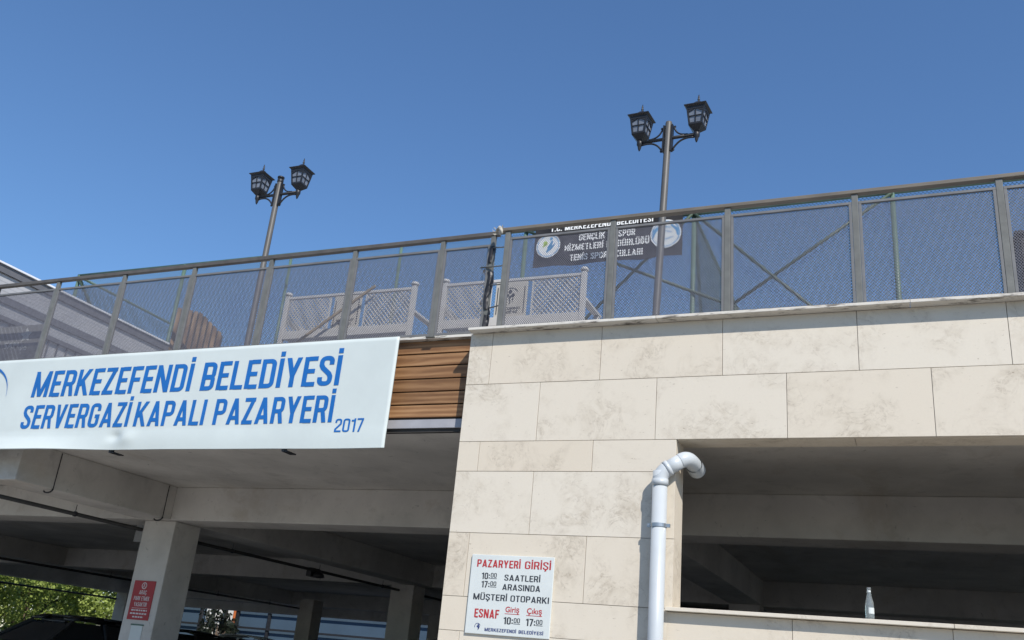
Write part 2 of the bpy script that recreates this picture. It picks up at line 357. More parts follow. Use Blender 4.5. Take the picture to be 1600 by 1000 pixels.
# ---- condensed poster lettering drawn as strokes
T = .175
def arc(cx, cz, r, a0, a1, n=5): return [(cx+r*math.cos(D2R(a0+(a1-a0)*k/n)), cz+r*math.sin(D2R(a0+(a1-a0)*k/n))) for k in range(n+1)]
def glyph(ch):
    h = T/2; r = .12
    def L_(w): return h, w-h, 1-h, h          # left, right, top, bottom of the centre line
    dd = lambda a, b: ('D', a, b)
    pp = lambda *p: ('P', list(p), False)
    if ch == 'M':
        w = .66; return w, [pp((h, 0), (h, 1)), pp((w-h, 0), (w-h, 1)), dd((h*.9, 1), (w/2, .02)), dd((w-h*.9, 1), (w/2, .02))]
    if ch in 'EFL':
        w = .42; s = [pp((h, 0), (h, 1))]
        if ch in 'EF': s += [pp((T*.9, 1-h*.9), (w, 1-h*.9)), pp((T*.9, .51), (w-.05, .51))]
        if ch in 'EL': s += [pp((T*.9, h*.9), (w, h*.9))]
        return w-.02, s
    if ch in 'RPB':
        w = .47; l, R, t, b = L_(w); s = [pp((h, 0), (h, 1))]
        zb = .46
        s.append(('P', [(T*.9, t)] + [(R-r, t)] + arc(R-r, t-r, r, 90, 0)[1:] + arc(R-r, zb+r, r, 0, -90) + [(T*.9, zb)], False))
        if ch == 'B': s.append(('P', [(T*.9, zb+.02)] + [(R-r, zb+.02)] + arc(R-r, zb+.02-r, r, 90, 0)[1:] + arc(R-r, b+r, r, 0, -90) + [(T*.9, b)], False))
        if ch == 'R': s.append(dd((R-.09, zb), (R+.01, 0)))
        return w, s
    if ch == 'K':
        w = .52; return w, [pp((h, 0), (h, 1)), dd((T*.7, .36), (w-h, 1)), dd((T+.05, .60), (w-h+.01, 0))]
    if ch == 'Z':
        w = .43; return w, [pp((0.01, 1-h*.9), (w, 1-h*.9)), pp((0, h*.9), (w-.01, h*.9)), dd((h+.015, .1), (w-h-.015, .9))]
    if ch == 'N':
        w = .52; return w, [pp((h, 0), (h, 1)), pp((w-h, 0), (w-h, 1)), dd((h, 1), (w-h, 0))]
    if ch == 'D':
        w = .48; l, R, t, b = L_(w)
        return w, [pp((h, 0), (h, 1)), ('P', [(T*.9, t), (R-r, t)] + arc(R-r, t-r, r, 90, 0)[1:] + arc(R-r, b+r, r, 0, -90) + [(T*.9, b)], False)]
    if ch in 'Iİ':
        s = [pp((h, 0), (h, 1))]
        if ch == 'İ': s.append(pp((h, 1.07), (h, 1.24)))
        return T, s
    if ch == 'Y':
        w = .50; return w, [pp((w/2, 0), (w/2, .44)), dd((h, 1), (w/2, .38)), dd((w-h, 1), (w/2, .38))]
    if ch == 'V':
        w = .50; return w, [dd((h, 1), (w/2, 0)), dd((w-h, 1), (w/2, 0))]
    if ch == 'A':
        w = .53; return w, [dd((w/2, 1), (h, 0)), dd((w/2, 1), (w-h, 0)), pp((.15, .25), (w-.15, .25))]
    if ch == 'S':
        w = .46; l, R, t, b = L_(w)
        return w, [('P', [(R, .70), (R, t-r)] + arc(R-r, t-r, r, 0, 90)[1:] + arc(l+r, t-r, r, 90, 180) + [(l, .70), (l+.05, .60), (R-.05, .40), (R, .30), (R, b+r)] + arc(R-r, b+r, r, 0, -90)[1:] + arc(l+r, b+r, r, -90, -180) + [(l, .29)], False)]
    if ch == 'G':
        w = .47; l, R, t, b = L_(w)
        return w, [('P', [(R, .68), (R, t-r)] + arc(R-r, t-r, r, 0, 90)[1:] + arc(l+r, t-r, r, 90, 180) + arc(l+r, b+r, r, 180, 270) + arc(R-r, b+r, r, -90, 0) + [(R, .46), (w/2+.02, .46)], False)]
    if ch in 'CÇ':
        w = .46; l, R, t, b = L_(w)
        s = [('P', [(R, .66), (R, t-r)] + arc(R-r, t-r, r, 0, 90)[1:] + arc(l+r, t-r, r, 90, 180) + arc(l+r, b+r, r, 180, 270) + arc(R-r, b+r, r, -90, 0) + [(R, .34)], False)]
        if ch == 'Ç': s.append(pp((w/2, -.01), (w/2+.02, -.12), (w/2-.07, -.19)))
        return w, s
    if ch in 'OÖ':
        w = .50; l, R, t, b = L_(w); s = [('P', arc(R-r, t-r, r, 0, 90) + arc(l+r, t-r, r, 90, 180) + arc(l+r, b+r, r, 180, 270) + arc(R-r, b+r, r, 270, 360), True)]
        if ch == 'Ö': s += [pp((.14, 1.07), (.14, 1.22)), pp((w-.14, 1.07), (w-.14, 1.22))]
        return w, s
    if ch in 'UÜ':
        w = .49; l, R, t, b = L_(w); s = [('P', [(l, 1), (l, b+r)] + arc(l+r, b+r, r, 180, 270)[1:] + arc(R-r, b+r, r, -90, 0) + [(R, 1)], False)]
        if ch == 'Ü': s += [pp((.13, 1.07), (.13, 1.22)), pp((w-.13, 1.07), (w-.13, 1.22))]
        return w, s
    if ch == 'T':
        w = .44; return w, [pp((0, 1-h*.9), (w, 1-h*.9)), pp((w/2, 0), (w/2, 1-T*.9))]
    if ch == 'H':
        w = .50; return w, [pp((h, 0), (h, 1)), pp((w-h, 0), (w-h, 1)), pp((T*.9, .5), (w-T*.9, .5))]
    if ch == 'Ğ':
        w, s = glyph('G'); return w, s + [pp((.10, 1.14), (w/2, 1.08), (w-.10, 1.14))]
    if ch == 'Ş':
        w, s = glyph('S'); return w, s + [pp((w/2, -.01), (w/2+.02, -.12), (w/2-.07, -.19))]
    if ch == '.': return T, [pp((h, 0), (h, .17))]
    if ch == ':': return T, [pp((h, .12), (h, .30)), pp((h, .56), (h, .74))]
    if ch == '2':
        w = .44; l, R, t, b = L_(w)
        return w, [('P', [(l, .70), (l, t-r)] + arc(l+r, t-r, r, 180, 90)[1:] + arc(R-r, t-r, r, 90, 0) + [(R, .62), (l, .22), (l, b), (w, b)], False)]
    if ch == '0':
        w = .46; l, R, t, b = L_(w)
        return w, [('P', arc(R-r, t-r, r, 0, 90) + arc(l+r, t-r, r, 90, 180) + arc(l+r, b+r, r, 180, 270) + arc(R-r, b+r, r, 270, 360), True)]
    if ch == '1':
        w = .28; return w, [pp((w-h, 0), (w-h, 1)), pp((0, .84), (w-T*.9, .84))]
    if ch == '7':
        w = .42; return w, [pp((0, 1-h*.9), (w, 1-h*.9)), dd((w-h, .9), (.16, 0))]
    return .22, []
def stroke_quads(st):
    if st[0] == 'D':
        (x0, z0), (x1, z1) = st[1], st[2]; hw = T/2*math.hypot(x1-x0, z1-z0)/abs(z1-z0)
        return [[(x0-hw, z0), (x0+hw, z0), (x1+hw, z1), (x1-hw, z1)]]
    P = st[1]; cl = st[2]; n = len(P); q = []; off = []
    P2 = [P[0]]
    for p in P[1:]:
        if math.hypot(p[0]-P2[-1][0], p[1]-P2[-1][1]) > 1e-4: P2.append(p)
    P = P2; n = len(P)
    for i in range(n):
        a = P[i-1] if (i > 0 or cl) else None; c = P[(i+1) % n] if (i < n-1 or cl) else None
        ns = []
        for u, v in ((a, P[i]), (P[i], c)):
            if u is None or v is None: continue
            d = math.hypot(v[0]-u[0], v[1]-u[1]); ns.append((-(v[1]-u[1])/d, (v[0]-u[0])/d))
        if len(ns) == 2:
            mx, mz = ns[0][0]+ns[1][0], ns[0][1]+ns[1][1]; l = math.hypot(mx, mz); mx /= l; mz /= l
            k = 1/max(.4, mx*ns[0][0]+mz*ns[0][1])
        else: (mx, mz), k = ns[0], 1
        off.append(((P[i][0]+mx*k*T/2, P[i][1]+mz*k*T/2), (P[i][0]-mx*k*T/2, P[i][1]-mz*k*T/2)))
    for i in range(n if cl else n-1):
        a = off[i]; b = off[(i+1) % n]; q.append([a[0], b[0], b[1], a[1]])
    return q
def add_poster(mb, word, x0, x1, z, cap, y, t=.175, yf=None):
    global T
    T = t; x = 0; Q = []; lay = 0
    for ch in word:
        wd, st = glyph(ch)
        for k, s in enumerate(st):
            for q in stroke_quads(s): Q.append((k, [(p[0]+x, p[1]) for p in q]))
        x += wd + .085
    x -= .085; sx = (x1-x0)/x
    for k, q in Q:
        pts = [(x0+p[0]*sx, z+p[1]*cap) for p in q]
        mb.quad([(a, (yf(a, b_)-.004 if yf else y)-.0006*k, b_) for a, b_ in pts])
def ring(mb, cx, cz, y, r0, r1, a0=0, a1=360, n=28, sx=1.0):
    for k in range(n):
        a = D2R(a0+(a1-a0)*k/n); b = D2R(a0+(a1-a0)*(k+1)/n)
        p = [(cx+sx*r1*math.cos(a), y, cz+r1*math.sin(a)), (cx+sx*r1*math.cos(b), y, cz+r1*math.sin(b))]
        if r0 > 1e-5: p += [(cx+sx*r0*math.cos(b), y, cz+r0*math.sin(b)), (cx+sx*r0*math.cos(a), y, cz+r0*math.sin(a))]
        else: p += [(cx, y, cz)]
        mb.quad(p)
def swoosh(mb, pts, ws, y):
    o = []
    for i, p in enumerate(pts):
        a = pts[max(i-1, 0)]; c = pts[min(i+1, len(pts)-1)]; d = math.hypot(c[0]-a[0], c[1]-a[1]); nx, nz = -(c[1]-a[1])/d, (c[0]-a[0])/d
        o.append(((p[0]+nx*ws[i]/2, p[1]+nz*ws[i]/2), (p[0]-nx*ws[i]/2, p[1]-nz*ws[i]/2)))
    for a, b in zip(o, o[1:]): mb.quad([(q[0], y, q[1]) for q in (a[0], b[0], b[1], a[1])])
def bez(p0, p1, p2, p3, n=8):
    r = []
    for k in range(n+1):
        t = k/n; r.append(tuple((1-t)**3*a+3*(1-t)**2*t*b+3*(1-t)*t*t*c+t**3*d for a, b, c, d in zip(p0, p1, p2, p3)))
    return r

# ================================================================= SETTING
Z_SOF, Z_BEAM, Z_TER, Z_FL = 3.95, 3.42, 5.0, .40
g = MB(); g.quad([(-600, -600, 0), (600, -600, 0), (600, 900, 0), (-600, 900, 0)]); struct(g.build('ground', GROUND))
g = MB(); g.box(-60, 40, 5.6, 8.3, .004, .13); struct(g.build('pavement', PAVE, bevel=.02))
g = MB(); g.box(-33, 12, 8.55, 33.4, .004, Z_FL); struct(g.build('parking_floor', FLOOR))

# ================================================================= MARKET BUILDING
bld = thing('market_building', 'covered market hall with cream stone front, brown boarded band and dark parking storey', 'building', (0, 8.5, 0))
OFF = (0, -8.5, 0)
def part(mb, name, m, parent=bld, **k):
    o = mb.build(name, m, parent, **k)
    if parent == bld: o.location = OFF
    return o
YF = 8.34; XL = -4.255; XR = 9.0; XJ = -1.99; Z_LIN = 3.785; Z_SILL = 2.27
def tiles(mb, z0, z1, xs, x0, x1, y=YF, th=.03, gap=.0045):
    e = [x0] + [x for x in xs if x0+.02 < x < x1-.02] + [x1]
    for a, b in zip(e, e[1:]):
        mb.cur = random.random()
        dy = random.uniform(-.0012, .0012)
        mb.box(a+(gap/2 if a != x0 else 0), b-(gap/2 if b != x1 else 0), y+dy, y+th, z0+gap/2, z1-gap/2)
seq = lambda a, n=14, p=1.2135: [a+p*k for k in range(-1, n)]
st = MB()
tiles(st, 4.402, 4.976, seq(-3.993), XL, XR)
tiles(st, Z_LIN+.003, 4.402, seq(-3.409), XL, XR)
tiles(st, 3.480, Z_LIN+.003, seq(-4.02), XL, XJ)
tiles(st, 2.866, 3.480, seq(-3.403), XL, XJ)
tiles(st, 2.258, 2.866, seq(-4.03), XL, XJ)
tiles(st, 1.942, 2.258, seq(-3.40), XL, XJ-.045)
tiles(st, 1.942, 2.236, seq(-.972), XJ-.045, XR)
tiles(st, 1.33, 1.942, seq(-4.03), XL, XR)
tiles(st, .72, 1.33, seq(-3.40), XL, XR)
tiles(st, .13, .72, seq(-4.03), XL, XR)
part(st, 'stone_cladding', STONE, bevel=.0015)
# concrete wall behind the stone, with the window opening left free
b = MB(); b.box(XL+.012, XJ-.03, YF+.032, 8.66, .13, 4.976); b.box(XJ-.03, XR, YF+.032, 8.66, 3.815, 4.976); b.box(XJ-.03, XR, YF+.032, 8.66, .13, 2.236)
b.box(XL+.012, XL+.3, 8.662, 9.6, .13, 3.94)
part(b, 'pier_core', CONC_D)
b = MB(); b.cur = .3
b.box(XL, XL+.011, YF+.03, 8.62, .13, 4.976); part(b, 'return_cladding', STONE)
b = MB()
b.cur = .55; b.box(XJ-.028, XJ, YF+.031, 8.655, 2.272, Z_LIN)
for k, (xa, xb) in enumerate(((XJ, -.42), (-.415, 1.33), (1.335, 4.4), (4.405, XR))): b.cur = .5+.12*k; b.box(xa, xb, YF+.031, 8.652, Z_LIN, 3.813)
part(b, 'window_reveal', STONE)
b = MB()
for k, (xa, xb) in enumerate(((-2.035, .25), (.253, 2.9), (2.903, 6), (6.003, XR))): b.cur = .2+.2*k; b.box(xa, xb, 8.262, 8.70, 2.239, 2.270)
part(b, 'window_sill', STONE, bevel=.003)
b = MB()
for k, (xa, xb) in enumerate(((-4.243, -2.2), (-2.197, .1), (.103, 2.4), (2.403, 4.8), (4.803, XR))): b.cur = random.random(); b.box(xa, xb, 8.22, 8.62, 4.977+.001*(k % 2), 5.007)
part(b, 'coping', COPE, bevel=.004)
b = MB()
xs = [-33, -29.6, -27.2, -24.8, -22.4, -20, -17.6, -15.2, -12.8, -10.4, -8.0, -5.62, -4.262]
for xa, xb in zip(xs, xs[1:]): b.cur = random.random(); b.box(xa+.002, xb-.002, 8.452, 8.74, 4.998+random.uniform(0, .003), 5.030)
part(b, 'coping', COPE, bevel=.004)
# boarded band
b = MB()
ze = [3.995+.098, 4.255, 4.402, 4.552, 4.70, 4.845, 4.972]
ze = [4.105, 4.256, 4.404, 4.553, 4.702, 4.847, 5.002]
for za, zb in zip(ze, ze[1:]):
    for xa, xb in ((-33, -28.1), (-28.1, -23.2), (-23.2, -18.3), (-18.3, -13.4), (-13.4, -8.5), (-8.5, XL-.004)):
        b.cur = random.random(); dy = random.uniform(-.002, .002)
        b.box(xa+.003, xb-.003, 8.52+dy, 8.545, za+.0075, zb-.0075)
part(b, 'board_cladding', WOOD, bevel=.004)
b = MB(); b.box(-33, XL-.004, 8.55, 8.60, 3.952, 4.995); part(b, 'cladding_backing', DARKGAP)
b = MB(); b.box(-33, XL-.004, 8.523, 8.549, 3.992, 4.088); part(b, 'metal_strip', STRIP, bevel=.003)
# slab and beams
b = MB(); b.box(-33, XR, 8.602, 33.4, Z_SOF, Z_TER); part(b, 'roof_slab', CONC)
BY = [(11.65, 12.30), (20.9, 21.5), (32.5, 33.1)]; BX = [(-32.6, -32.0), (-23.95, -23.35), (-11.6, -10.96), (-3.7, -3.02), (6.2, 6.8)]
for (y0, y1) in BY:
    b = MB(); b.box(-32.0, XR-.1, y0, y1, Z_BEAM, Z_SOF-.001); part(b, 'beam', CONC, bevel=.012)
ys = [8.662] + [q for p in BY for q in p]
for (x0, x1) in BX:
    b = MB()
    for k in range(0, 6, 2): b.box(x0, x1, ys[k]+.002, ys[k+1]-.002, Z_BEAM+.002, Z_SOF-.001)
    part(b, 'beam', CONC, bevel=.012)
for (x0, x1, y0, y1) in ((-11.58, -10.93, 11.74, 12.35), (-11.95, -11.31, 20.6, 21.2), (-22.7, -22.05, 32.1, 32.7), (-3.7, -3.05, 20.6, 21.2), (-32.6, -32.0, 32.4, 33.0), (-16.9, -16.3, 32.2, 32.8), (-19.9, -19.35, 28.2, 28.8)):
    b = MB(); b.box(x0, x1, y0, y1, Z_FL, Z_BEAM-.002); part(b, 'column', CONC, bevel=.015)
b = MB(); b.box(-15.5, XR, 33.12, 33.4, Z_FL, Z_SOF-.002); b.box(-32, -15.502, 33.12, 33.4, 3.08, Z_SOF-.002); b.box(-32, -15.502, 33.12, 33.4, Z_FL, 1.5)
part(b, 'rear_wall', CONC_D)
b = MB(); b.box(XR-.1, XR+.2, 8.67, 9.6, Z_FL, Z_SOF-.002); b.box(XR-.1, XR+.2, 9.602, 20.8, Z_FL, 2.5); b.box(XR-.1, XR+.2, 20.802, 33.4, Z_FL, Z_SOF-.002); b.box(-3.4, XR-.1, 21.6, 21.8, Z_FL, Z_SOF-.002); part(b, 'inner_wall', CONC_D)  # unseen right end left open above its sill so sun brightens the bay

# ================================================================= RAILINGS ON THE TERRACE
def clip_seg(p, q, x0, x1, z0, z1):
    t0, t1 = 0.0, 1.0; dx = q[0]-p[0]; dz = q[1]-p[1]
    for pp_, qq in ((-dx, p[0]-x0), (dx, x1-p[0]), (-dz, p[1]-z0), (dz, z1-p[1])):
        if abs(pp_) < 1e-9:
            if qq < 0: return None
        else:
            r = qq/pp_
            if pp_ < 0: t0 = max(t0, r)
            else: t1 = min(t1, r)
    if t0 >= t1: return None
    return (p[0]+dx*t0, p[1]+dz*t0), (p[0]+dx*t1, p[1]+dz*t1)
def lattice(mb, x0, x1, z0, z1, dw, dh, wire, flat=True, y=0.0, n=3):
    W = x1-x0; H = z1-z0; k = H*dw/dh
    for sgn in (1, -1):
        a = x0-k
        while a < x1+k:
            p, q = ((a, z0), (a+k, z1)) if sgn > 0 else ((a+k, z0), (a, z1))
            c = clip_seg(p, q, x0, x1, z0, z1)
            if c and abs(c[0][0]-c[1][0]) > .003:
                A = (c[0][0], y+.0012*sgn, c[0][1]); B = (c[1][0], y+.0012*sgn, c[1][1])
                if flat: mb.bar(A, B, wire, .0022, up=(0, 1, 0))
                else: mb.tube([A, B], wire, n, cap=False)
            a += dw
    return mb
def make_panel(width, parent, loc):
    h = 1.072; f = .026
    m = MB(); lattice(m, -width/2+.004, width/2-.004, .006, h-.006, .0235, .0300, .0051, True)
    p = m.build('mesh_panel', MESHM, parent, loc=loc)
    m = MB(); m.box(-width/2, width/2, -.016, .010, h-f, h); m.box(-width/2, width/2, -.016, .010, 0, f)
    m.box(-width/2, -width/2+f, -.016, .010, f, h-f); m.box(width/2-f, width/2, -.016, .010, f, h-f)
    m.build('panel_frame', FRAME, p, bevel=.002)
    return p
def railing(name, label, y, posts, ends, zr, group=None, rail=(.06, .09), pw=.058, rm=None):
    r = thing(name, label, 'railing', (0, y, 5.007), 0, group)
    z = lambda v: v-5.007
    m = MB(); m.box(ends[0], ends[1], -rail[1]/2, rail[1]/2, z(zr-rail[0]/2), z(zr+rail[0]/2)); m.build('handrail', rm or RAIL, r, bevel=.006)
    for x in posts:
        m = MB(); m.box(x-pw/2, x+pw/2, -.02, .025, 0.0, z(zr-rail[0]/2)-.001); m.box(x-pw/2-.03, x+pw/2+.03, -.05, .05, .001, .012)
        m.build('post', POSTM, r, bevel=.003)
    protos = {}
    for a, b_ in zip(posts, posts[1:]):
        wd = b_-a-pw-.004; key = round(wd, 1)
        if key not in protos: protos[key] = (make_panel(wd, r, ((a+b_)/2, 0, .028)), wd)
        else:
            c = copy_tree(protos[key][0], r); c.location = ((a+b_)/2, 0, .028); c.scale = (wd/protos[key][1], 1, 1)
    return r
RP = [-3.945, -2.728, -1.527, -.320, .914, 2.13, 3.345, 4.56, 5.775, 6.99]
rr = railing('terrace_railing', 'grey mesh railing standing on the cream stone parapet at right', 8.36, RP, (-4.04, 9), 6.206, rail=(.042, .070))
LP = [-4.175, -4.815, -6.01, -7.25, -8.485, -9.70, -10.94, -12.165, -13.39, -14.61, -15.84, -17.06, -18.3]
lr = railing('terrace_railing', 'grey mesh railing above the white sign and the brown boards', 8.475, sorted(LP), (-33, -4.10), 6.235, rail=(.05, .06), pw=.052, rm=RAIL2)
for zl, zrt, dx in ((6.071, 6.0, 0), (5.832, 5.775, -.06), (5.605, 5.55, .02), (5.32, 5.31, .05)):
    m = MB(); m.tube([(-4.24+dx, 0, zl-5.007), (-3.92, -.115, zrt-5.007)], .0075, 6); m.build('link_bar', POSTM, lr)
# torn plastic on the end post, tape on the joint of the handrails
m = MB(); rnd = random.Random(3)
zs_ = [5.09+.052*k for k in range(20)]; rg = []
for k, z_ in enumerate(zs_):
    lean = .012*math.sin(k*.7); fat = 1+.22*math.exp(-((k-9)/4.0)**2)
    rg.append([(-4.175+lean+math.cos(2*math.pi*j/10)*(.027+rnd.uniform(0, .007))*fat, 8.475+math.sin(2*math.pi*j/10)*(.034+rnd.uniform(0, .010)), z_+rnd.uniform(-.014, .014)) for j in range(10)])
for k in range(19):
    if k in (3, 13, 14): continue
    for j in range(10): m.quad([rg[k][j], rg[k][(j+1) % 10], rg[k+1][(j+1) % 10], rg[k+1][j]])
for k in range(6):
    z0 = 5.2+k*.13; sd = rnd.choice((-1, 1)); x0 = -4.175+sd*.04
    m.quad([(x0, 8.43, z0), (x0+sd*rnd.uniform(.02, .06), 8.42, z0+.03), (x0+sd*.01, 8.43, z0+rnd.uniform(.09, .16))])
tag(m.build('plastic_wrap', PLAST, fix=False), 'torn black plastic wrapped round the railing end post by the gap', 'plastic sheet')
m = MB()
for k in range(9):
    a = Vector((rnd.uniform(-4.12, -4.0), rnd.uniform(8.29, 8.40), rnd.uniform(6.15, 6.24)))
    q = [a+Vector((rnd.uniform(-.03, .03), rnd.uniform(-.015, .015), rnd.uniform(-.035, .035))) for _ in range(4)]
    m.quad(q)
m.tube([(-4.11, 8.38, 6.18), (-4.09, 8.36, 6.22), (-4.045, 8.33, 6.235), (-4.02, 8.32, 6.20), (-4.0, 8.31, 6.15)], [.012, .019, .024, .021, .010], 8)
tag(m.build('joint_tape', TAPE, fix=False), 'ragged white tape bound round the joint of the two handrails', 'tape')

# ================================================================= BIG WHITE SIGN
sg = thing('name_board', 'long white board with blue market name lettering hung over the parking entrance', 'sign', (-8.3, 8.33, 3.73))
SX0, SX1, SZ0, SZ1 = -13.6, -5.145, 3.733, 4.998
def sign_y(x, z):
    d = 0.0
    t = max(0.0, (3.985-z)/.25)
    d -= .010*math.sin(min(1, t)*math.pi)*(.4+.6*max(0, min(1, (-6-x)/4)))
    cx = max(0, min(1, (-9.0-x)/1.2))
    d -= .10*cx*max(0, (3.93-z)/.2)**1.5
    d += .035*math.exp(-((x+9.01)/.10)**2-((z-3.90)/.06)**2) - .022*math.exp(-((x+8.82)/.14)**2-((z-3.88)/.09)**2)
    d += .0012*math.sin(x*2.1+z)+.0008*math.sin(x*5.3-z*3)
    return d
m = MB(); nx, nz = 190, 44; base = len(m.v)
for k in range(nz+1):
    for i in range(nx+1):
        x = SX0+(SX1-SX0)*i/nx; z = SZ0+(SZ1-SZ0)*(k/nz)**1.5
        zz = z - (.006*max(0, math.sin(x*1.9))+.004*math.sin(x*.9+1))*(1-(k/nz))**4
        m.v.append((x, 8.33+sign_y(x, z), zz))
for k in range(nz):
    for i in range(nx):
        a = k*(nx+1)+i; m.f.append((a, a+1, a+nx+2, a+nx+1)); m.sm.append(True); m.rn.append(.5)
for o_ in (m,):
    pn = m.build('sign_sheet', SIGNW, sg, fix=False)
pn.location = (8.3, -8.33, -3.73)
so = pn.modifiers.new('thick', 'SOLIDIFY'); so.thickness = .018; so.offset = -1
ty = 8.3215
yf = lambda x, z: 8.33+sign_y(x, z)
for word, x0, x1, z, cap in (('MERKEZEFENDİ', -10.671, -7.985, 4.452, .355), ('BELEDİYESİ', -7.833, -5.845, 4.452, .358), ('SERVERGAZİ', -10.715, -8.845, 4.022, .315), ('KAPALI', -8.756, -7.665, 4.022, .315), ('PAZARYERİ', -7.53, -5.858, 4.022, .315)):
    m = MB(); add_poster(m, word, x0, x1, z, cap, ty, .148, yf); o = m.build('lettering', SIGNB, sg, fix=False); o.location = (8.3, -8.33, -3.73)
m = MB(); add_poster(m, '2017', -5.805, -5.440, 3.908, .152, ty, .12, yf); o = m.build('year_figures', SIGNB, sg, fix=False); o.location = (8.3, -8.33, -3.73)
m = MB(); P_ = bez((-11.9, 4.97), (-11.35, 4.93), (-11.16, 4.75), (-11.14, 4.48), 14); swoosh(m, P_, [.05-.0034*k for k in range(14)]+[.004], ty)
o = m.build('emblem', SIGNB, sg, fix=False); o.location = (8.3, -8.33, -3.73)
m = MB(); P_ = bez((-11.9, 4.28), (-11.75, 4.2), (-11.62, 4.35), (-11.6, 4.62), 8); swoosh(m, P_, [.05]*8+[.01], ty)
o = m.build('emblem', SIGNB, sg, fix=False); o.location = (8.3, -8.33, -3.73)
for x in (-6.46, -9.05, -12.2):
    m = MB(); m.box(x-.018, x+.018, 8.345, 8.40, 3.70, 3.80); m.box(x-.018, x+.06, 8.35, 8.52, 3.70, 3.712)
    o = m.build('bracket', BLACKM, sg); o.location = (8.3, -8.33, -3.73)
for x in (-12.8, -10.2, -7.6, -5.3):
    m = MB(); m.box(x-.02, x+.02, 8.353, 8.516, 4.50, 4.54); o = m.build('fixing_bar', BLACKM, sg); o.location = (8.3, -8.33, -3.73)

# ================================================================= NOTICE ON THE PIER
sn = thing('notice_board', 'small white opening hours notice in red and black on the cream stone pier', 'sign', (-3.54, 8.33, 1.926))
def rel(o, l): o.location = tuple(-c for c in l); return o
NB = (-3.54, 8.33, 1.926)
m = MB(); m.box(-3.967, -3.112, 8.318, 8.339, 1.926, 2.657); rel(m.build('notice_sheet', SMALLW, sn, bevel=.004), NB)
ny = 8.3165
def line(parent, base, mt, body, x0, x1, z, cap, y, t=.14, name='lettering', bold=None, under=None):
    m = MB()
    if bold is None: add_poster(m, body, x0, x1, z, cap, y, t)
    else: add_text(m, body, x0, x1, z, cap, y, bold)
    if under: m.quad([(x0-.004, y, z-under), (x1+.004, y, z-under), (x1+.004, y, z-under+.005), (x0-.004, y, z-under+.005)])
    return rel(m.build(name, mt, parent, fix=False), base)
line(sn, NB, REDL, 'PAZARYERİ', -3.904, -3.450, 2.540, .070, ny, .15); line(sn, NB, REDL, 'GİRİŞİ', -3.405, -3.141, 2.540, .070, ny, .13)
line(sn, NB, REDL, 'ESNAF', -3.882, -3.628, 2.074, .079, ny, .155)
line(sn, NB, REDL, 'Giriş', -3.566, -3.425, 2.138, .05, ny, bold=.018, under=.017); line(sn, NB, REDL, 'Çıkış', -3.348, -3.198, 2.137, .05, ny, bold=.018, under=.019)
for tx, x0, x1, z, cp_ in (('10:', -3.843, -3.757, 2.428, .060), ('17:', -3.838, -3.754, 2.350, .060), ('10:', -3.575, -3.480, 2.030, .064), ('17:', -3.349, -3.256, 2.029, .064)):
    line(sn, NB, DARKL, tx, x0, x1, z, cp_, ny, .15); line(sn, NB, DARKL, '00', x1+.008, x1+.070, z+.018, .042, ny, .13, under=.012)
line(sn, NB, DARKL, 'SAATLERİ', -3.605, -3.239, 2.424, .055, ny, .135); line(sn, NB, DARKL, 'ARASINDA', -3.618, -3.232, 2.337, .055, ny, .135)
line(sn, NB, DARKL, 'MÜŞTERİ', -3.911, -3.560, 2.236, .056, ny, .135); line(sn, NB, DARKL, 'OTOPARKI', -3.525, -3.137, 2.236, .056, ny, .135)
line(sn, NB, NAVYL, 'MERKEZEFENDİ', -3.761, -3.440, 1.957, .029, ny, .15); line(sn, NB, NAVYL, 'BELEDİYESİ', -3.415, -3.171, 1.957, .029, ny, .15)
m = MB(); ring(m, -3.838, 1.993, ny, .026, .031, 20, 200, 12); ring(m, -3.83, 2.005, ny, 0, .009, n=10)
swoosh(m, [(-3.845, 1.995), (-3.83, 1.99), (-3.825, 1.975), (-3.832, 1.962)], [.012, .014, .012, .003], ny); swoosh(m, [(-3.818, 2.0), (-3.82, 1.985), (-3.826, 1.97)], [.010, .008, .003], ny)
rel(m.build('emblem', NAVYL, sn, fix=False), NB)
# ================================================================= RED NOTICE AND PAPER ON THE PARKING COLUMN
rs = thing('red_notice', 'red notice with white pictogram and text on the grey parking column', 'sign', (-11.27, 11.735, 1.874)); RB = (-11.27, 11.735, 1.874)
m = MB(); m.box(-11.487, -11.055, 11.728, 11.738, 1.874, 2.466); rel(m.build('notice_sheet', REDS, rs), RB)
m = MB(); yy = 11.726; ring(m, -11.27, 2.39, yy, .04, .052, n=20)
swoosh(m, [(-11.295, 2.36), (-11.27, 2.40), (-11.245, 2.36)], [.012]*3, yy); ring(m, -11.27, 2.413, yy, 0, .011, n=8)
rel(m.build('pictogram', PALEL, rs, fix=False), RB)
for tx, x0, x1, z in (('ARAÇ', -11.345, -11.195, 2.258), ('PARK ETMEK', -11.43, -11.11, 2.165), ('YASAKTIR', -11.40, -11.14, 2.075)): line(rs, RB, PALEL, tx, x0, x1, z, .062, yy, .13)
m = MB()
m.quad([(-11.43, yy, 2.045), (-11.11, yy, 2.045), (-11.11, yy, 2.05), (-11.43, yy, 2.05)])
for z, a, b_ in ((2.005, -11.43, -11.11), (1.955, -11.44, -11.10), (1.905, -11.38, -11.16)):
    x = a
    while x < b_: wl = random.uniform(.02, .06); m.quad([(x, yy, z), (min(x+wl, b_), yy, z), (min(x+wl, b_), yy, z+.022), (x, yy, z+.022)]); x += wl+.012
rel(m.build('lettering', PALEL, rs, fix=False), RB)
m = MB()
for k in range(5): m.box(-11.075+.004*(k % 2), -11.05, 11.7265, 11.7275, 2.40-.05*k, 2.425-.05*k)
pp_ = thing('paper_notice', 'pale paper notice below the red sign on the parking column', 'notice', (-11.25, 11.735, 1.5))
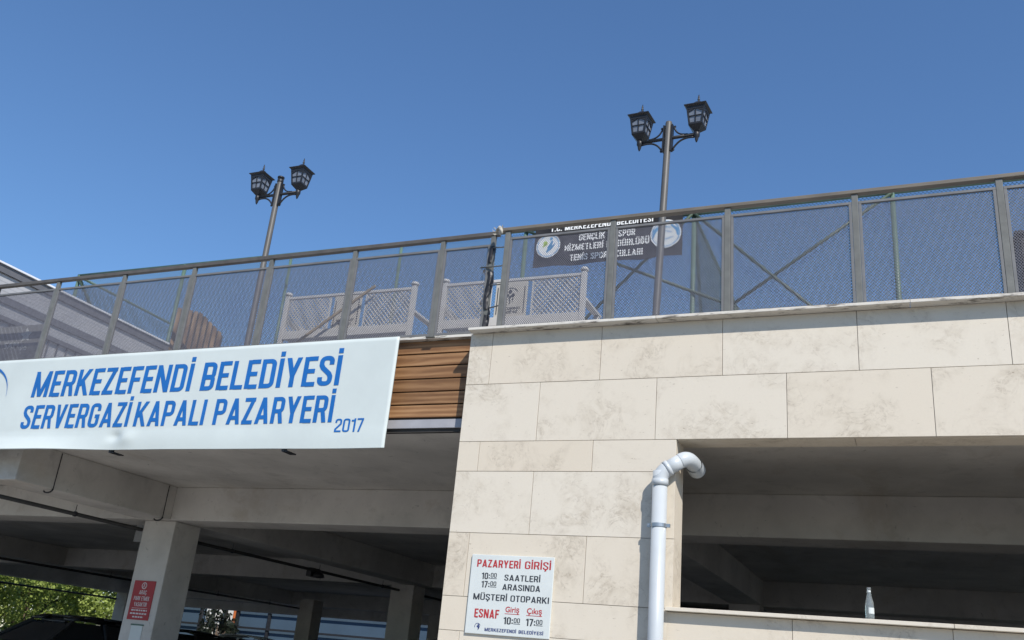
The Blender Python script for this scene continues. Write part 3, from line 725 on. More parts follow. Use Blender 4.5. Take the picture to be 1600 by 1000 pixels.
m = MB(); m.box(-11.36, -11.13, 11.731, 11.738, 1.42, 1.79); o = m.build('sheet', SMALLW, pp_); o.location = (11.25, -11.735, -1.5)
m = MB(); m.box(-11.375, -11.115, 11.728, 11.737, 1.79, 1.812); o = m.build('top_clip', GREENM, pp_); o.location = (11.25, -11.735, -1.5)

# ================================================================= DOWNPIPE
dp = thing('drain_pipe', 'white plastic downpipe bending out of the window opening down the stone pier', 'pipe', (-2.105, 8.235, .13)); DB = (-2.105, 8.235, .13)
PX, PY, PR = -2.105, 8.235, .0685
m = MB(); m.tube([(PX, PY, .135), (PX, PY, 3.46)], PR, 24); rel(m.build('pipe', PIPEW, dp), DB)
m = MB(); e1 = bez((PX, PY, 3.36), (PX, PY, 3.42), (PX+.012, PY+.004, 3.445), (PX+.055, PY+.018, 3.485), 8)
m.tube(e1, PR+.003, 24); m.tube([(PX, PY, 3.325), (PX, PY, 3.385)], PR+.008, 24); rel(m.build('elbow', PIPEW, dp), DB)
m = MB(); A_ = Vector(e1[-1]); B_ = Vector((-1.905, 8.295, 3.585))
m.tube([A_-(B_-A_)*.15, B_], PR, 24); m.tube([A_-(B_-A_)*.06, A_+(B_-A_)*.16], PR+.007, 24); rel(m.build('pipe', PIPEW, dp), DB)
m = MB(); e2 = bez(tuple(B_-(B_-A_)*.2), tuple(B_+(B_-A_)*.12), (-1.862, 8.33, 3.60), (-1.848, 8.47, 3.575), 10)
m.tube(e2, PR+.003, 24, cap=False); rel(m.build('elbow', PIPEW, dp), DB)
m = MB(); m.tube([e2[-1], (-1.844, 8.60, 3.55)], PR+.012, 24, cap=False); m.tube([(-1.844, 8.595, 3.55), e2[-1]], PR, 24, cap=False); rel(m.build('pipe_socket', PIPEW, dp, fix=False), DB)
m = MB(); m.tube([e2[-2], e2[-1]], PR-.004, 20); rel(m.build('mouth_shade_disc', DARKGAP, dp), DB)  # dark disc closing the open end, painted for the shade inside the pipe
m = MB(); ZB = 2.965
for k in range(28):
    a, c = 2*math.pi*k/28, 2*math.pi*(k+1)/28; r0, r1 = PR+.001, PR+.006
    q = lambda r, t, z: (PX+r*math.cos(t), PY+r*math.sin(t), z)
    for z0, z1 in ((ZB-.016, ZB+.016),):
        m.quad([q(r1, a, z0), q(r1, c, z0), q(r1, c, z1), q(r1, a, z1)]); m.quad([q(r0, a, z1), q(r1, a, z1), q(r1, c, z1), q(r0, c, z1)]); m.quad([q(r0, c, z0), q(r1, c, z0), q(r1, a, z0), q(r0, a, z0)])
m.box(PX-PR-.035, PX-PR, PY-.012, PY+.012, ZB-.016, ZB+.016); m.box(PX+PR, PX+PR+.035, PY-.012, PY+.012, ZB-.016, ZB+.016)
m.tube([(PX-PR-.02, PY-.02, ZB), (PX-PR-.02, PY+.02, ZB)], .007, 8); m.tube([(PX, PY+PR, ZB), (PX, YF+.004, ZB)], .006, 8)
rel(m.build('pipe_clamp', ZINC, dp), DB)

# ================================================================= BOTTLE ON THE SILL
bt = thing('glass_bottle', 'empty clear glass bottle standing on the stone window sill', 'bottle', (-.362, 8.34, 2.2705))
m = MB(); m.lathe([(.030, 0), (.034, .004), (.0345, .02), (.0345, .10), (.033, .125), (.024, .165), (.017, .195), (.0145, .225), (.0145, .235), (.0165, .237), (.0165, .250), (.0135, .252)], n=24); m.build('bottle_body', BGLASS, bt)
m = MB(); m.lathe([(.0152, .214), (.0158, .216), (.0158, .226), (.0152, .228)], n=20); m.build('neck_label', SMALLW, bt)
m = MB()
for k in range(10):
    a, c = D2R(-100+9*k), D2R(-100+9*(k+1)); r = .0354
    m.quad([(r*math.cos(a), r*math.sin(a), .045), (r*math.cos(c), r*math.sin(c), .045), (r*math.cos(c), r*math.sin(c), .092), (r*math.cos(a), r*math.sin(a), .092)], True)
m.build('label_sticker', SMALLW, bt, fix=False)

# ================================================================= STREET LAMPS
def make_lamp():
    H = 4.47; ZA = H-.29; AX = .44
    r = thing('street_lamp', '', 'street lamp', group='twin lantern lamps on the terrace')
    m = MB(); m.lathe([(.11, 0), (.11, .03), (.07, .06), (.06, .3), (.052, .34), (.05, H-.03), (.045, H-.008), (.03, H)], n=20); m.build('pole', POLEM, r)
    m = MB(); m.tube([(-AX, 0, ZA), (AX, 0, ZA)], .026, 10); m.box(-.075, -.05, -.035, .035, ZA-.22, ZA+.22); m.box(.05, .075, -.035, .035, ZA-.22, ZA+.22)
    m.build('arm', BLACKM, r)
    for s in (-1, 1):
        m = MB()
        lo = bez((s*.40, 0, ZA-.045), (s*.25, 0, ZA-.02), (s*.16, 0, ZA-.06), (s*.08, 0, ZA-.20), 10); m.tube(lo, .015, 8)
        m.tube(bez((s*.08, 0, ZA-.20), (s*.07, 0, ZA-.23), (s*.12, 0, ZA-.22), (s*.10, 0, ZA-.19), 5), .010, 6)
        up = bez((s*.30, 0, ZA+.025), (s*.18, 0, ZA+.03), (s*.12, 0, ZA+.07), (s*.09, 0, ZA+.18), 10); m.tube(up, .013, 8)
        m.tube(bez((s*.09, 0, ZA+.18), (s*.085, 0, ZA+.21), (s*.12, 0, ZA+.20), (s*.11, 0, ZA+.175), 5), .008, 6)
        m.build('scroll_bracket', BLACKM, r)
        c = (s*AX, 0)
        L_ = MB()
        L_.lathe([(.006, -.14), (.016, -.12), (.024, -.095), (.03, -.06), (.045, -.035), (.045, .03), (.03, .04)], (c[0], 0, ZA), 12)
        hb, ht, zb, zt = .096, .132, ZA+.11, ZA+.400
        L_.frustum(.035, ZA+.035, hb+.008, zb, c); L_.frustum(hb+.008, zb, hb, zb+.012, c)
        L_.frustum(hb-.012, zb+.012, ht-.012, zt, c)
        hh = lambda z: hb+(ht-hb)*(z-zb)/(zt-zb)
        for q in range(4):
            ca, sa = math.cos(q*math.pi/2), math.sin(q*math.pi/2)
            W = lambda u, d, z: (c[0]+u*ca-d*sa, u*sa+d*ca, z)
            def fr(u0, z0, u1, z1, wd, ins=.002):
                L_.bar(W(u0, -hh(z0)+ins, z0), W(u1, -hh(z1)+ins, z1), wd, .014, up=(sa, -ca, 0))
            fr(-hh(zb)+.006, zb+.012, -hh(zt)+.006, zt, .026); fr(hh(zb)-.006, zb+.012, hh(zt)-.006, zt, .026)
            fr(-hh(zb), zb+.022, hh(zb), zb+.022, .03); fr(-hh(zt), zt-.02, hh(zt), zt-.02, .045)
            fr(0, zb+.02, 0, zt-.02, .012); zm = (zb+zt)/2-.005; fr(-hh(zm), zm, hh(zm), zm, .012)
            for s2 in (-1, 1): fr(s2*(hh(zt)-.02), zt-.07, s2*.035, zt-.036, .035)
        lan = L_.build('lantern', BLACKM, r)
        G = MB()
        for q in range(4):
            ca, sa = math.cos(q*math.pi/2), math.sin(q*math.pi/2)
            W = lambda u, d, z: (c[0]+u*ca-d*sa, u*sa+d*ca, z)
            z0, z1 = zb+.03, zt-.03
            G.quad([W(-hh(z0)+.018, -hh(z0)+.0085, z0), W(hh(z0)-.018, -hh(z0)+.0085, z0), W(hh(z1)-.018, -hh(z1)+.0085, z1), W(-hh(z1)+.018, -hh(z1)+.0085, z1)])
        G.build('lantern_glass', GLASSP, lan, fix=False)
        Rf = MB(); Rf.frustum(ht+.004, zt, .168, zt+.022, c); Rf.frustum(.168, zt+.022, .165, zt+.034, c); Rf.frustum(.160, zt+.034, .075, zt+.085, c); Rf.frustum(.075, zt+.085, .03, zt+.145, c)
        Rf.build('lantern_roof', BLACKM, lan)
        Fn = MB(); Fn.lathe([(.022, 0), (.012, .02), (.018, .035), (.020, .05), (.010, .066), (.015, .08), (.012, .095), (.003, .135)], (c[0], 0, zt+.145), 12)
        Fn.build('finial', BLACKM, lan)
    return r, H
lamp, LH = make_lamp()
lamp2 = copy_tree(lamp)
lamp.location = (-3.115, 11.5, Z_TER); lamp.rotation_euler = (0, .0319, D2R(-5)); lamp['label'] = 'twin lantern lamp with bare pole top behind the black banner, slightly tilted'
lamp2.location = (-10.10, 11.6, Z_TER); lamp2.scale = (1, 1, 1.008); lamp2['label'] = 'twin lantern lamp with dark capped pole top rising behind the slatted bin'
m = MB(); m.lathe([(.052, 0), (.056, .01), (.056, .06), (.04, .07), (.04, .085), (.062, .09), (.062, .115), (.02, .125)], (0, 0, LH-.05), 16); m.build('pole_cap', BLACKM, lamp2)

# ================================================================= BENCHES
def make_bench(halfw, label, loc):
    r = thing('park_bench', label, 'bench', loc, 0, 'white park benches by the railing')
    zb, zt, hw = .43, 1.0, halfw
    for s in (-1, 1):
        m = MB(); m.box(s*hw-.03, s*hw+.03, -.03, .03, 0, 1.0); m.lathe([(.03, 0), (.05, .012), (.052, .03), (.04, .046), (.012, .052)], (s*hw, 0, 1.0), 12); m.build('back_post', WHITEP, r, bevel=.004)
        m = MB(); m.box(s*hw-.03, s*hw+.03, .50, .56, 0, .66); m.build('leg', WHITEP, r, bevel=.004)
        m = MB(); m.box(s*hw-.04, s*hw+.04, .032, .60, .662, .70); m.build('armrest', WHITEP, r, bevel=.01)
    m = MB(); m.box(-hw+.031, hw-.031, -.02, .02, .950, .985); m.build('top_rail', WHITEP, r, bevel=.004)
    m = MB(); m.box(-hw+.031, hw-.031, -.025, .02, .41, .515); m.build('bottom_rail', WHITEP, r, bevel=.004)
    m = MB()
    m.box(-.205, .205, -.012, .012, .516, .949); pn = m.build('centre_panel', CREAM, r, bevel=.003)
    m = MB(); y = -.0145
    for s in (-1, 1): m.quad([(s*.175-.006, y, .55), (s*.175+.006, y, .55), (s*.175+.006, y, .88), (s*.175-.006, y, .88)])
    ring(m, 0, .76, y, .098, .108, 35, 145, 12); ring(m, -.01, .82, y, 0, .026, n=10)
    ring(m, -.045, .775, y, 0, .024, n=8); ring(m, .028, .775, y, 0, .026, n=8); ring(m, -.008, .755, y, 0, .018, n=8)
    swoosh(m, [(-.03, .745), (-.01, .72), (-.005, .69), (-.02, .66)], [.008, .014, .012, .004], y); swoosh(m, [(.035, .74), (.022, .715), (.03, .695)], [.010, .012, .004], y)
    add_text(m, 'MERKEZEFENDİ', -.13, .13, .60, .028, y, .02); add_text(m, 'BELEDİYESİ', -.10, .10, .555, .028, y, .02)
    m.build('emblem', DARKL, pn, fix=False)
    for s in (-1, 1):
        m = MB(); a0 = .275; a1 = hw-.031
        m.box(s*a0-.012, s*a0+.012, -.009, .009, .516, .949)
        k = -.5
        while k < .8:
            c_ = clip_seg((a0+.012+k, .516), (a0+.012+k+.433, .949), a0+.012, a1, .516, .949)
            if c_: m.bar((s*c_[0][0], .004, c_[0][1]), (s*c_[1][0], .004, c_[1][1]), .019, .010, up=(0, 1, 0))
            c_ = clip_seg((a0+.012+k+.433, .516), (a0+.012+k, .949), a0+.012, a1, .516, .949)
            if c_: m.bar((s*c_[0][0], -.008, c_[0][1]), (s*c_[1][0], -.008, c_[1][1]), .012, .008, up=(0, 1, 0))
            k += .058
        m.build('back_lattice', WHITEP, r)
    m = MB(); x = -hw+.05
    while x < hw-.05: m.box(x, x+.028, .022, .56, .415, .435); x += .05
    m.build('seat', WHITEP, r)
    m = MB(); m.box(-hw+.031, hw-.031, .53, .555, .36, .414); m.build('seat_rail', WHITEP, r)
    return r
make_bench(.965, 'white lattice back bench standing behind the end of the white sign', (-6.565, 9.27, Z_TER)).scale = (1, 1, 1.055)
make_bench(.908, 'white lattice back bench standing behind the gap in the railing', (-4.255, 9.27, Z_TER)).scale = (1, 1, 1.055)
m = MB(); m.bar((-7.12, 9.16, 5.385), (-6.115, 9.16, 6.055), .022, .03); m.bar((-7.12, 9.16, 5.385), (-7.25, 9.18, 5.30), .02, .028)
tag(m.build('wooden_stick', STICK), 'thin bare wooden stick leaning aslant across the bench back', 'stick')

# ================================================================= SLATTED BIN
bn = thing('litter_bin', 'brown slatted wooden bin with a cut corner behind the railing', 'bin', (-9.13, 9.44, Z_TER), D2R(44))
poly = [(-.33, 0), (.33, 0), (.33, .65), (-.02, .91), (-.33, .91)]
m = MB(); m.prism(poly, -.22, .24); m.build('bin_body', BINDK, bn)
m = MB()
for k in range(9):
    x0 = -.33+k*.0735; x1 = x0+.050; top = lambda x: .91 if x < -.02 else .91-.26*(x+.02)/.35
    m.cur = random.random(); m.prism([(x0, .01), (x1, .01), (x1, top(x1)+.012), (x0, top(x0)+.012)], -.245, -.222)
m.build('slat_front', BINWOOD, bn)

# ================================================================= TENNIS COURT CAGE
YC = 13.0; ZT = 8.72
ztop = lambda x: 8.70-(x+2.9)*.0062 if x < -2.9 else 8.70+.002*(x+2.9)
cg = thing('court_fence', 'tall green tennis court fence of braced posts and chain link on the terrace', 'fence', (-3, YC, Z_TER))
cb_ = (-3, YC, Z_TER)
def cpart(m, n, mt): o = m.build(n, mt, cg); o.location = tuple(-c for c in cb_); return o
posts = [-16.22, -13.30, -10.68, -8.25, -5.80, -2.905, .022, 2.95, 5.9, 8.8]
for x in posts:
    m = MB(); m.tube([(x, YC, Z_TER), (x, YC, ztop(x))], .038 if x > -6 or x < -12 else .028, 10); cpart(m, 'fence_post', GREENM)
for x in (-2.905, -16.22):
    m = MB(); m.tube([(x, YC+.04, ztop(x)-.03), (x, 30, ztop(x)-.03)], .03, 8); cpart(m, 'top_rail', GREENM)
m = MB(); m.tube([(-16.26, YC, ztop(-16.26)), (-2.9, YC, 8.70), (8.84, YC, ztop(8.84))], .030, 8); cpart(m, 'top_rail', GREENM)
def brace(a, b_): m = MB(); m.tube([a, b_], .026, 8); cpart(m, 'brace', GREEND)
brace((-5.80, YC-.045, ZT-.02), (-2.24, YC-.045, 7.02)); brace((.022, YC-.045, ZT-.04), (-2.42, YC-.045, 6.98)); brace((-2.24, YC-.045, 7.02), (-2.42, YC-.045, 6.0))
brace((-2.905, YC-.05, ZT-.03), (-.20, YC-.05, 6.0)); brace((-2.905, YC-.05, ZT-.03), (-5.6, YC-.05, 6.0))
brace((-16.22, YC+.05, ZT-.03), (-16.22, YC+3.4, Z_TER)); brace((-2.905, YC+.05, ZT-.05), (-2.905, YC+1.55, Z_TER)); brace((-16.22, YC-.04, ZT), (-14.6, YC-.04, 6.9))
m = MB(); lattice(m, -16.22, 8.8, 6.2, ZT-.03, .055, .055, .0034, False, YC+.042, 3); cpart(m, 'chain_link', GREENW)
for x in (-2.905, -16.22):
    m = MB(); lattice(m, YC+.05, 24, 5.6, ZT-.06, .06, .06, .003, False, 0, 3); m.v = [(x+q[1]+.03, q[0], q[2]) for q in m.v]; cpart(m, 'chain_link', GREENW)

# banner on the fence
bnr = thing('banner', 'black banner with white lettering and round emblems tied to the court fence', 'banner', (-4.3, 12.9, 7.94)); BB = (-4.3, 12.9, 7.94)
m = MB(); n = 30
for k in range(n+1):
    x = -5.585+(2.52)*k/n; yb = 12.905+.012*math.sin(k*.9)
    for z in (7.942+.012*math.sin(k*.5), 8.15, 8.45, 8.735): m.v.append((x, yb-.006*math.sin(z*9), z))
for k in range(n):
    for j in range(3): a = k*4+j; m.f.append((a, a+4, a+5, a+1)); m.sm.append(True); m.rn.append(0)
rel(m.build('banner_cloth', BANB, bnr, fix=False), BB)
by = 12.872
kx = by/12.95
for tx, x0, x1, z, cp_ in (('T.C. MERKEZEFENDİ', -5.33, -4.24, 8.617, .102), ('BELEDİYESİ', -4.17, -3.56, 8.617, .102), ('GENÇLİK VE SPOR', -4.812, -3.852, 8.400, .118), ('HİZMETLERİ MÜDÜRLÜĞÜ', -5.055, -3.612, 8.228, .115), ('TENİS SPOR OKULLARI', -4.95, -3.715, 8.042, .112)):
    line(bnr, BB, BANW, tx, x0*kx, x1*kx, 1.6+(z-1.6)*kx, cp_*kx, by, .16)
for cx, cz, kind in ((-5.354*kx, 1.6+6.757*kx, 0), (-3.345*kx, 1.6+6.772*kx, 1)):
    m = MB(); rad = .215 if kind == 0 else .25
    ring(m, cx, cz, by, 0, rad, n=32); e = rel(m.build('emblem', BANW, bnr, fix=False), BB)
    m = MB(); ring(m, cx, cz, by-.003, rad*.86, rad*.92, n=32)
    if kind == 0: swoosh(m, [(cx-.02, cz-.13), (cx+.03, cz-.03), (cx+.07, cz+.09)], [.02, .075, .03], by-.003); swoosh(m, [(cx+.03, cz-.11), (cx+.08, cz-.02), (cx+.12, cz+.05)], [.01, .04, .01], by-.003); ring(m, cx+.05, cz+.13, by-.003, 0, .03, n=10)
    else:
        for s in (-1, 1): swoosh(m, [(cx+s*.20, cz-.05), (cx+s*.18, cz+.06), (cx+s*.08, cz+.15)], [.02, .06, .03], by-.003)
        swoosh(m, [(cx-.10, cz+.02), (cx, cz+.05), (cx+.10, cz+.02)], [.02]*3, by-.003); swoosh(m, [(cx-.12, cz-.06), (cx, cz-.1), (cx+.12, cz-.06)], [.02]*3, by-.003); swoosh(m, [(cx-.08, cz+.10), (cx, cz+.12), (cx+.08, cz+.10)], [.018]*3, by-.003)
    o = m.build('blue_mark', BLUEP, e, fix=False)
    if kind == 0:
        m = MB(); ring(m, cx-.05, cz+.05, by-.004, 0, .04, n=12); swoosh(m, [(cx-.10, cz-.02), (cx-.06, cz+.01), (cx-.02, cz+.06)], [.01, .03, .01], by-.004); m.build('green_mark', LIMEP, e, fix=False)

# ================================================================= GREY HALL AT THE LEFT
hl = thing('terrace_hall', 'low grey metal clad hall with a dark eave at the left end', 'building', (-13.5, 10.8, Z_TER)); HB = (-13.5, 10.8, Z_TER)
XH = -13.0; HY0, HY1 = 7.9, 12.86
HY0 = 8.75
m = MB()
zz = Z_TER+.002
while zz < 6.79:
    m.box(-15.4, XH-.04, HY0+.1, HY1-.02, zz, min(zz+.055, 6.79)); m.box(-15.38, XH-.0425, HY0+.11, HY1-.03, zz+.055, min(zz+.07, 6.795)); zz += .07
rel(m.build('wall', HALLW, hl), HB)
m = MB(); m.box(-15.6, XH, HY0-.3, HY1, 6.80, 6.925); rel(m.build('eave_fascia', HALLD, hl), HB)
m = MB(); m.box(-15.65, XH+.03, HY0-.32, HY1+.02, 6.926, 6.955); rel(m.build('roof_flashing', HALLF, hl), HB)
m = MB(); m.box(XH-.039, XH-.005, HY0, HY1-.02, 6.345, 6.455); rel(m.build('wall_band', HALLD, hl), HB)
m = MB(); m.box(XH-.038, XH+.02, HY0+.2, HY1-.3, 6.075, 6.145)
y = HY0+.3
while y < HY1-.35: m.box(XH-.03, XH-.012, y, y+.02, Z_TER+.05, 6.074); y += .19
rel(m.build('balustrade', HALLD, hl), HB)

# printed board at the left behind the railing
pb = thing('printed_board', 'grey striped board with a pale star and letters behind the leftmost railing panel', 'sign', (-12.2, 8.95, Z_TER)); PB = (-12.2, 8.95, Z_TER)
m = MB(); m.box(-13.4, -11.62, 8.95, 8.97, 5.20, 5.80)
for x in (-13.3, -11.8): m.box(x-.02, x+.02, 8.972, 9.01, Z_TER, 5.78)
rel(m.build('board', GREYB, pb), PB)
m = MB(); y = 8.948
for k in range(16):
    x = -13.4+k*.085
    c_ = clip_seg((x, 5.8), (x+.45, 5.2), -13.39, -11.95, 5.21, 5.79)
    if c_: m.quad([(c_[0][0], y, c_[0][1]), (c_[0][0]+.03, y, c_[0][1]), (c_[1][0]+.03, y, c_[1][1]), (c_[1][0], y, c_[1][1])])
rel(m.build('stripes', GREYP, pb, fix=False), PB)
m = MB(); y = 8.9455
add_text(m, 'SAM', -12.33, -12.03, 5.44, .10, y, .012); rel(m.build('lettering', SMALLW, pb, fix=False), PB); m = MB(); add_text(m, 've', -11.99, -11.85, 5.40, .10, y, .012)
rel(m.build('lettering', SMALLW, pb, fix=False), PB); m = MB()
pts = [(-11.93+(.13 if k % 2 == 0 else .06)*math.cos(D2R(95+36*k)), y, 5.64+(.13 if k % 2 == 0 else .06)*math.sin(D2R(95+36*k))) for k in range(10)]
for k in range(10): m.quad([pts[k], pts[(k+1) % 10], (-11.93, y, 5.64)])
rel(m.build('star', SMALLW, pb, fix=False), PB)

# dark cabinet at the right edge, behind the last visible panel
cb = thing('dark_cabinet', 'dark grey metal cabinet at the right edge behind the railing', 'cabinet', (1.75, 9.75, Z_TER))
m = MB(); m.box(-.60, .60, -.25, .35, .05, 1.16); m.build('cabinet_body', BINDK, cb, bevel=.01)
m = MB(); m.box(-.63, .63, -.28, .38, 1.161, 1.20); m.build('lid', BLACKM, cb, bevel=.006)
m = MB()
for x in (-.3, .3): m.box(x-.28, x+.28, -.262, -.251, .1, 1.12)
m.build('door', BINDK, cb, bevel=.004)

# ================================================================= SERVICE PIPES UNDER THE CEILING
def service_pipe(name, label, x, z, r, y0, y1, mt, hang, box=None):
    t = thing(name, label, 'pipe', (x, y0, z)); 
    m = MB(); m.tube([(0, 0, 0), (0, y1-y0, 0)], r, 10); m.build('pipe', mt, t)
    for y in hang:
        m = MB(); m.tube([(0, y-y0, r), (0, y-y0, Z_BEAM-z if z < Z_BEAM else .05)], .006, 6); m.tube([(0, y-y0-.02, 0), (0, y-y0+.02, 0)], r*1.35, 10); m.build('hanger', BLACKM, t)
    return t
p1 = service_pipe('ceiling_pipe', 'black sprinkler pipe slung under the beam above the column with red notice', -11.72, 3.28, .03, 8.7, 32, PIPED, (10.45, 14.2, 17.1, 19.8))
m = MB(); m.lathe([(.05, -.02), (.11, -.06), (.13, -.12), (.05, -.14)], (0, 8.4, 0), 12); m.box(-.22, -.10, 8.25, 8.55, -.12, .06); m.build('floodlight', BLACKM, p1)
service_pipe('ceiling_pipe', 'black pipe slung under the far left beam', -22.55, 3.28, .035, 13, 32, PIPED, (18, 22, 27, 30))
service_pipe('ceiling_pipe', 'thin dark pipe along the open left edge before the trees', -33.6+1.0, 3.16, .04, 10, 33, PIPED, ())
jb = thing('junction_box', 'small grey junction box with conduit beside the column head', 'box', (-11.75, 11.95, 3.2))
m = MB(); m.box(-.09, .09, -.1, .1, -.12, .16); m.build('box_body', PIPEG, jb, bevel=.006)
m = MB(); m.tube([(0, 0, -.12), (0, 0, -.42)], .03, 8); m.build('conduit', PIPEG, jb)
for y in (9.29, 11.45):
    m = MB(); m.tube([(-10.948, y, 3.93), (-10.948, y, 3.43)], .006, 6); m.tube(bez((-10.948, y, 3.43), (-10.95, y, 3.37), (-11.1, y, 3.36), (-11.12, y, 3.40), 6), .012, 6)
    tag(m.build('cable', BLACKM), 'thin black cable running down the beam side, %s' % ('nearer the white sign' if y < 10 else 'next to the column with red notice'), 'cable')

# ================================================================= CARS IN THE PARKING
def make_car(name, label, loc, rz, paint, h=1.5, group='cars in the covered parking'):
    c = thing(name, label, 'car', loc, rz, group)
    L2, W2 = 2.1, .86; k = h/1.5
    bm = bmesh.new()
    # body: rings of a rounded profile along the length
    prof = [(-2.1, .30, .62, .78), (-2.0, .24, .86, .82), (-1.4, .22, .93, .86), (-.9, .22, .96, .86), (.2, .22, .97, .86), (1.3, .22, .95, .86), (1.9, .24, .90, .83), (2.1, .32, .70, .76)]
    rings = []
    for (x, z0, z1, hw) in prof:
        r_ = []
        for q in range(12):
            a = 2*math.pi*q/12+math.pi/12; sx_, sz_ = math.cos(a), math.sin(a)
            e_ = .45; yy_ = math.copysign(abs(sx_)**e_, sx_)*hw; zz_ = (z0+z1)/2*k+math.copysign(abs(sz_)**e_, sz_)*(z1-z0)/2*k
            r_.append(bm.verts.new((x, yy_, zz_)))
        rings.append(r_)
    for a, b_ in zip(rings, rings[1:]):
        for q in range(12): bm.faces.new((a[q], a[(q+1) % 12], b_[(q+1) % 12], b_[q]))
    bm.faces.new(rings[0]); bm.faces.new(list(reversed(rings[-1])))
    bmesh.ops.recalc_face_normals(bm, faces=bm.faces)
    for f in bm.faces: f.smooth = True
    me = bpy.data.meshes.new('body'); bm.to_mesh(me); bm.free(); me.materials.append(paint); at = me.attributes.new('rnd', 'FLOAT', 'FACE')
    bo = bpy.data.objects.new('body', me); COL.objects.link(bo); bo.parent = c
    def cabin(name, pr, inset, mt):
        m = MB(); R_ = []
        for (x, z, hw) in pr: R_.append([(x, -hw+inset, z*k), (x, -hw*.55, z*k+.012), (x, hw*.55, z*k+.012), (x, hw-inset, z*k)])
        for a, b_ in zip(R_, R_[1:]):
            for j in range(3): m.quad([a[j], b_[j], b_[j+1], a[j+1]], True)
        return m
    roof = [(-.45, 1.40, .60), (-.2, 1.465, .62), (.3, 1.485, .63), (.9, 1.465, .62), (1.45, 1.39, .59)]
    m = cabin('roof', roof, 0, paint)
    ro = m.build('roof', paint, c); sd = ro.modifiers.new('t', 'SOLIDIFY'); sd.thickness = .05
    m = MB(); bx = [(-1.15, .95), (-.43, 1.39), (1.43, 1.38), (1.95, .95)]
    for s in (-1, 1): m.quad([(bx[0][0], s*.80, bx[0][1]*k), (bx[1][0], s*.585, bx[1][1]*k), (bx[2][0], s*.575, bx[2][1]*k), (bx[3][0], s*.78, bx[3][1]*k)])
    m.quad([(bx[0][0], -.80, bx[0][1]*k), (bx[0][0], .80, bx[0][1]*k), (bx[1][0], .585, bx[1][1]*k), (bx[1][0], -.585, bx[1][1]*k)])
    m.quad([(bx[3][0], -.78, bx[3][1]*k), (bx[3][0], .78, bx[3][1]*k), (bx[2][0], .575, bx[2][1]*k), (bx[2][0], -.575, bx[2][1]*k)])
    m.build('windows', CARG, c)
    for s in (-1, 1):
        for A_, B_, w_ in (((-1.15, s*.80, .95*k), (-.43, s*.585, 1.41*k), .07), ((1.95, s*.78, .95*k), (1.43, s*.575, 1.40*k), .10), ((.42, s*.80, .95*k), (.38, s*.60, 1.41*k), .08)):
            m = MB(); m.bar(A_, B_, w_, .05); m.build('pillar', paint, c)
    for x in (-1.3, 1.3):
        for s in (-1, 1):
            m = MB(); m.tube([(x, s*.66, .31), (x, s*.86, .31)], .31, 20); wh = m.build('wheel', TYRE, c)
            m = MB(); m.tube([(x, s*.80, .31), (x, s*.868, .31)], .19, 14); m.build('rim', CHROME, wh)
    for s in (-1, 1):
        m = MB(); m.box(-2.09, -2.0, s*.60-.14, s*.60+.14, .62*k, .74*k); m.build('headlight', GLASSP, c)
        m = MB(); m.box(2.0, 2.09, s*.62-.12, s*.62+.12, .68*k, .86*k); m.build('tail_light', LAMPR_, c)
    return c
make_car('parked_car', 'dark parked car with rounded roof in front of the trees', (-16.4, 15.2, Z_FL), D2R(88), CARD, 1.50)
make_car('parked_car', 'black parked car partly hidden behind the column with red notice', (-23.4, 26.2, Z_FL), D2R(80), CARD, 1.60)
make_car('parked_car', 'white parked car in front of the rear opening', (-23.9, 30.2, Z_FL), D2R(8), CARW, 1.66)

# ================================================================= BEYOND THE REAR OPENING
rb = thing('rear_house', 'blue grey house front with a white bay seen through the rear opening', 'building', (-28, 41, 0))
def rpart(m, n, mt): o = m.build(n, mt, rb); o.location = (28, -41, 0); return o
m = MB(); m.box(-40.2, -35.0, 41, 44, 0, 6.5); m.box(-32.6, -12, 41, 44, 0, 6.5); rpart(m, 'wall', BLUEWALL)
m = MB(); m.box(-34.998, -32.602, 41.3, 44, 0, 6.5); rpart(m, 'white_bay', WHITEWALL)
for x in (-36.4, -35.0, -34.2, -33.4, -32.6, -30.6, -28.5):
    m = MB(); m.box(x-.07, x+.07, 40.85, 40.98, 0, 6.2); rpart(m, 'mullion', BLACKM)
for z in (3.45, 2.62):
    m = MB(); m.box(-37, -20, 40.80, 40.84, z-.05, z+.05); rpart(m, 'transom', BLACKM)
m = MB(); m.box(-33.15, -32.72, 41.2, 41.28, 2.75, 3.6); rpart(m, 'orange_blind', ORANGE)

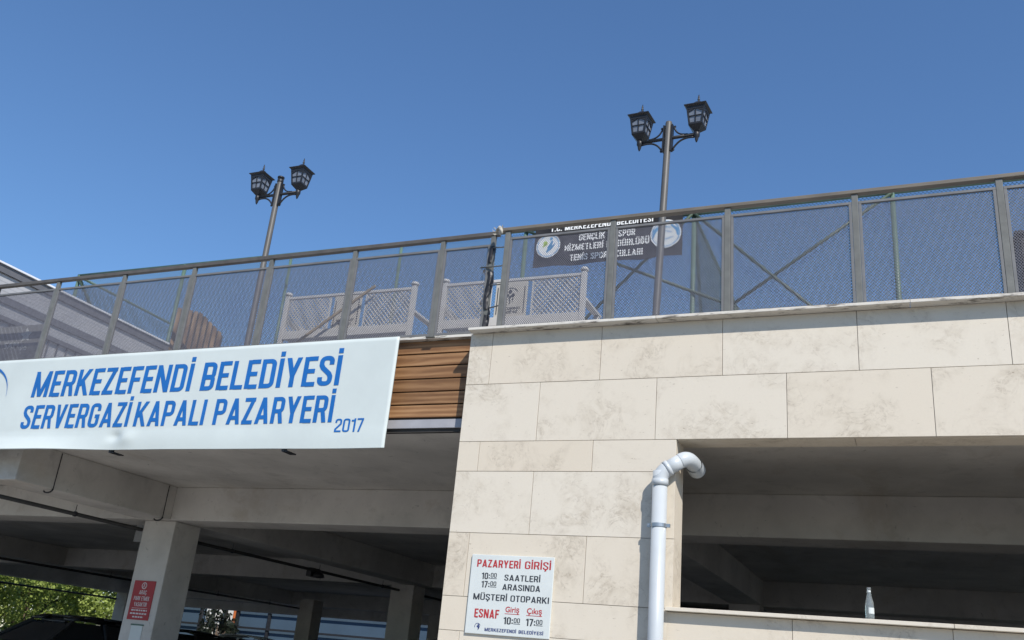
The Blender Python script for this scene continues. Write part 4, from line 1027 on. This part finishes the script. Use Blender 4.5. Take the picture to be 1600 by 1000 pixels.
# ================================================================= TREES
def make_tree(name, label, loc, h, R, nleaf, leafm, seed, low=.3, size=.16, group=None, branches=7):
    rd = random.Random(seed); t = thing(name, label, 'tree' if 'tree' in name else 'shrub', loc, 0, group)
    m = MB(); top = h*.62
    pts = [(0, 0, 0), (.06*R, .03*R, top*.4), (-.05*R, .05*R, top*.8), (0, 0, top*1.15)]
    m.tube(pts, [.06*h**.7, .05*h**.7, .035*h**.7, .01], 8)
    cl = []
    for k in range(branches):
        a = 2*math.pi*k/branches+rd.uniform(-.4, .4); z0 = top*rd.uniform(.35, .95); rr_ = R*rd.uniform(.45, .85); z1 = z0+h*rd.uniform(.05, .3)
        e = (rr_*math.cos(a), rr_*math.sin(a), z1); m.tube([(0, 0, z0), (e[0]*.5, e[1]*.5, z0+(z1-z0)*.6), e], [.03*h**.6, .02*h**.6, .006], 6); cl.append(e)
    m.build('trunk', BARK, t)
    for k in range(26):
        a = rd.uniform(0, 2*math.pi); u = rd.random()**.5; zz_ = rd.uniform(low, 1); w_ = math.sin(math.pi*min(1, max(.12, (zz_-low+.12)/(1.12-low))))**.6
        cl.append((R*u*w_*math.cos(a), R*u*w_*math.sin(a), h*zz_))
    m = MB()
    for k in range(nleaf):
        c = rd.choice(cl); s_ = R*.30; d = Vector((rd.gauss(0, 1), rd.gauss(0, 1), rd.gauss(0, .8))); d = d.normalized()*s_*rd.random()**.4
        p = Vector(c)+d
        n_ = Vector((rd.gauss(0, 1), rd.gauss(0, 1), rd.gauss(.5, 1))).normalized(); u_ = n_.orthogonal().normalized(); u_ = Matrix.Rotation(rd.uniform(0, 6.28), 3, n_) @ u_; v_ = n_.cross(u_)
        l = size*rd.uniform(.6, 1.25); m.cur = min(1, max(0, rd.gauss(.5, .25)))
        m.quad([p-u_*l*.5, p+v_*l*.27, p+u_*l*.5, p-v_*l*.27])
    m.build('crown', leafm, t, fix=False)
    return t
make_tree('broadleaf_tree', 'bright leafy tree filling the left end of the parking opening', (-38.5, 29.0, 0), 6.5, 2.9, 15000, LEAF, 1, .1, .21)
make_tree('broadleaf_tree', 'bright leafy tree in the middle of the parking opening', (-40.5, 34.5, 0), 7.2, 3.1, 15000, LEAF, 2, .1, .21)
make_tree('broadleaf_tree', 'bright leafy tree next to the column with red notice', (-38.2, 38.8, 0), 6.8, 2.6, 14000, LEAF, 3, .1, .21)
make_tree('broadleaf_tree', 'darker tree showing between the bright leafy trees', (-46, 40, 0), 9.5, 4.4, 14000, LEAF2, 4, .08, .34)
make_tree('broadleaf_tree', 'deep green tree at the far left behind the bright leaves', (-48, 31, 0), 9, 4.4, 14000, LEAF2, 5, .08, .34)
make_tree('garden_shrub', 'dark bush before the white bay of the rear house', (-32.7, 39.6, 0), 3.7, 1.15, 800, LEAF3, 6, .1, .30)
make_tree('garden_shrub', 'bright bush at the column edge of the rear opening', (-34.9, 37.4, 0), 2.35, .75, 1500, LEAF, 8, .1, .14)
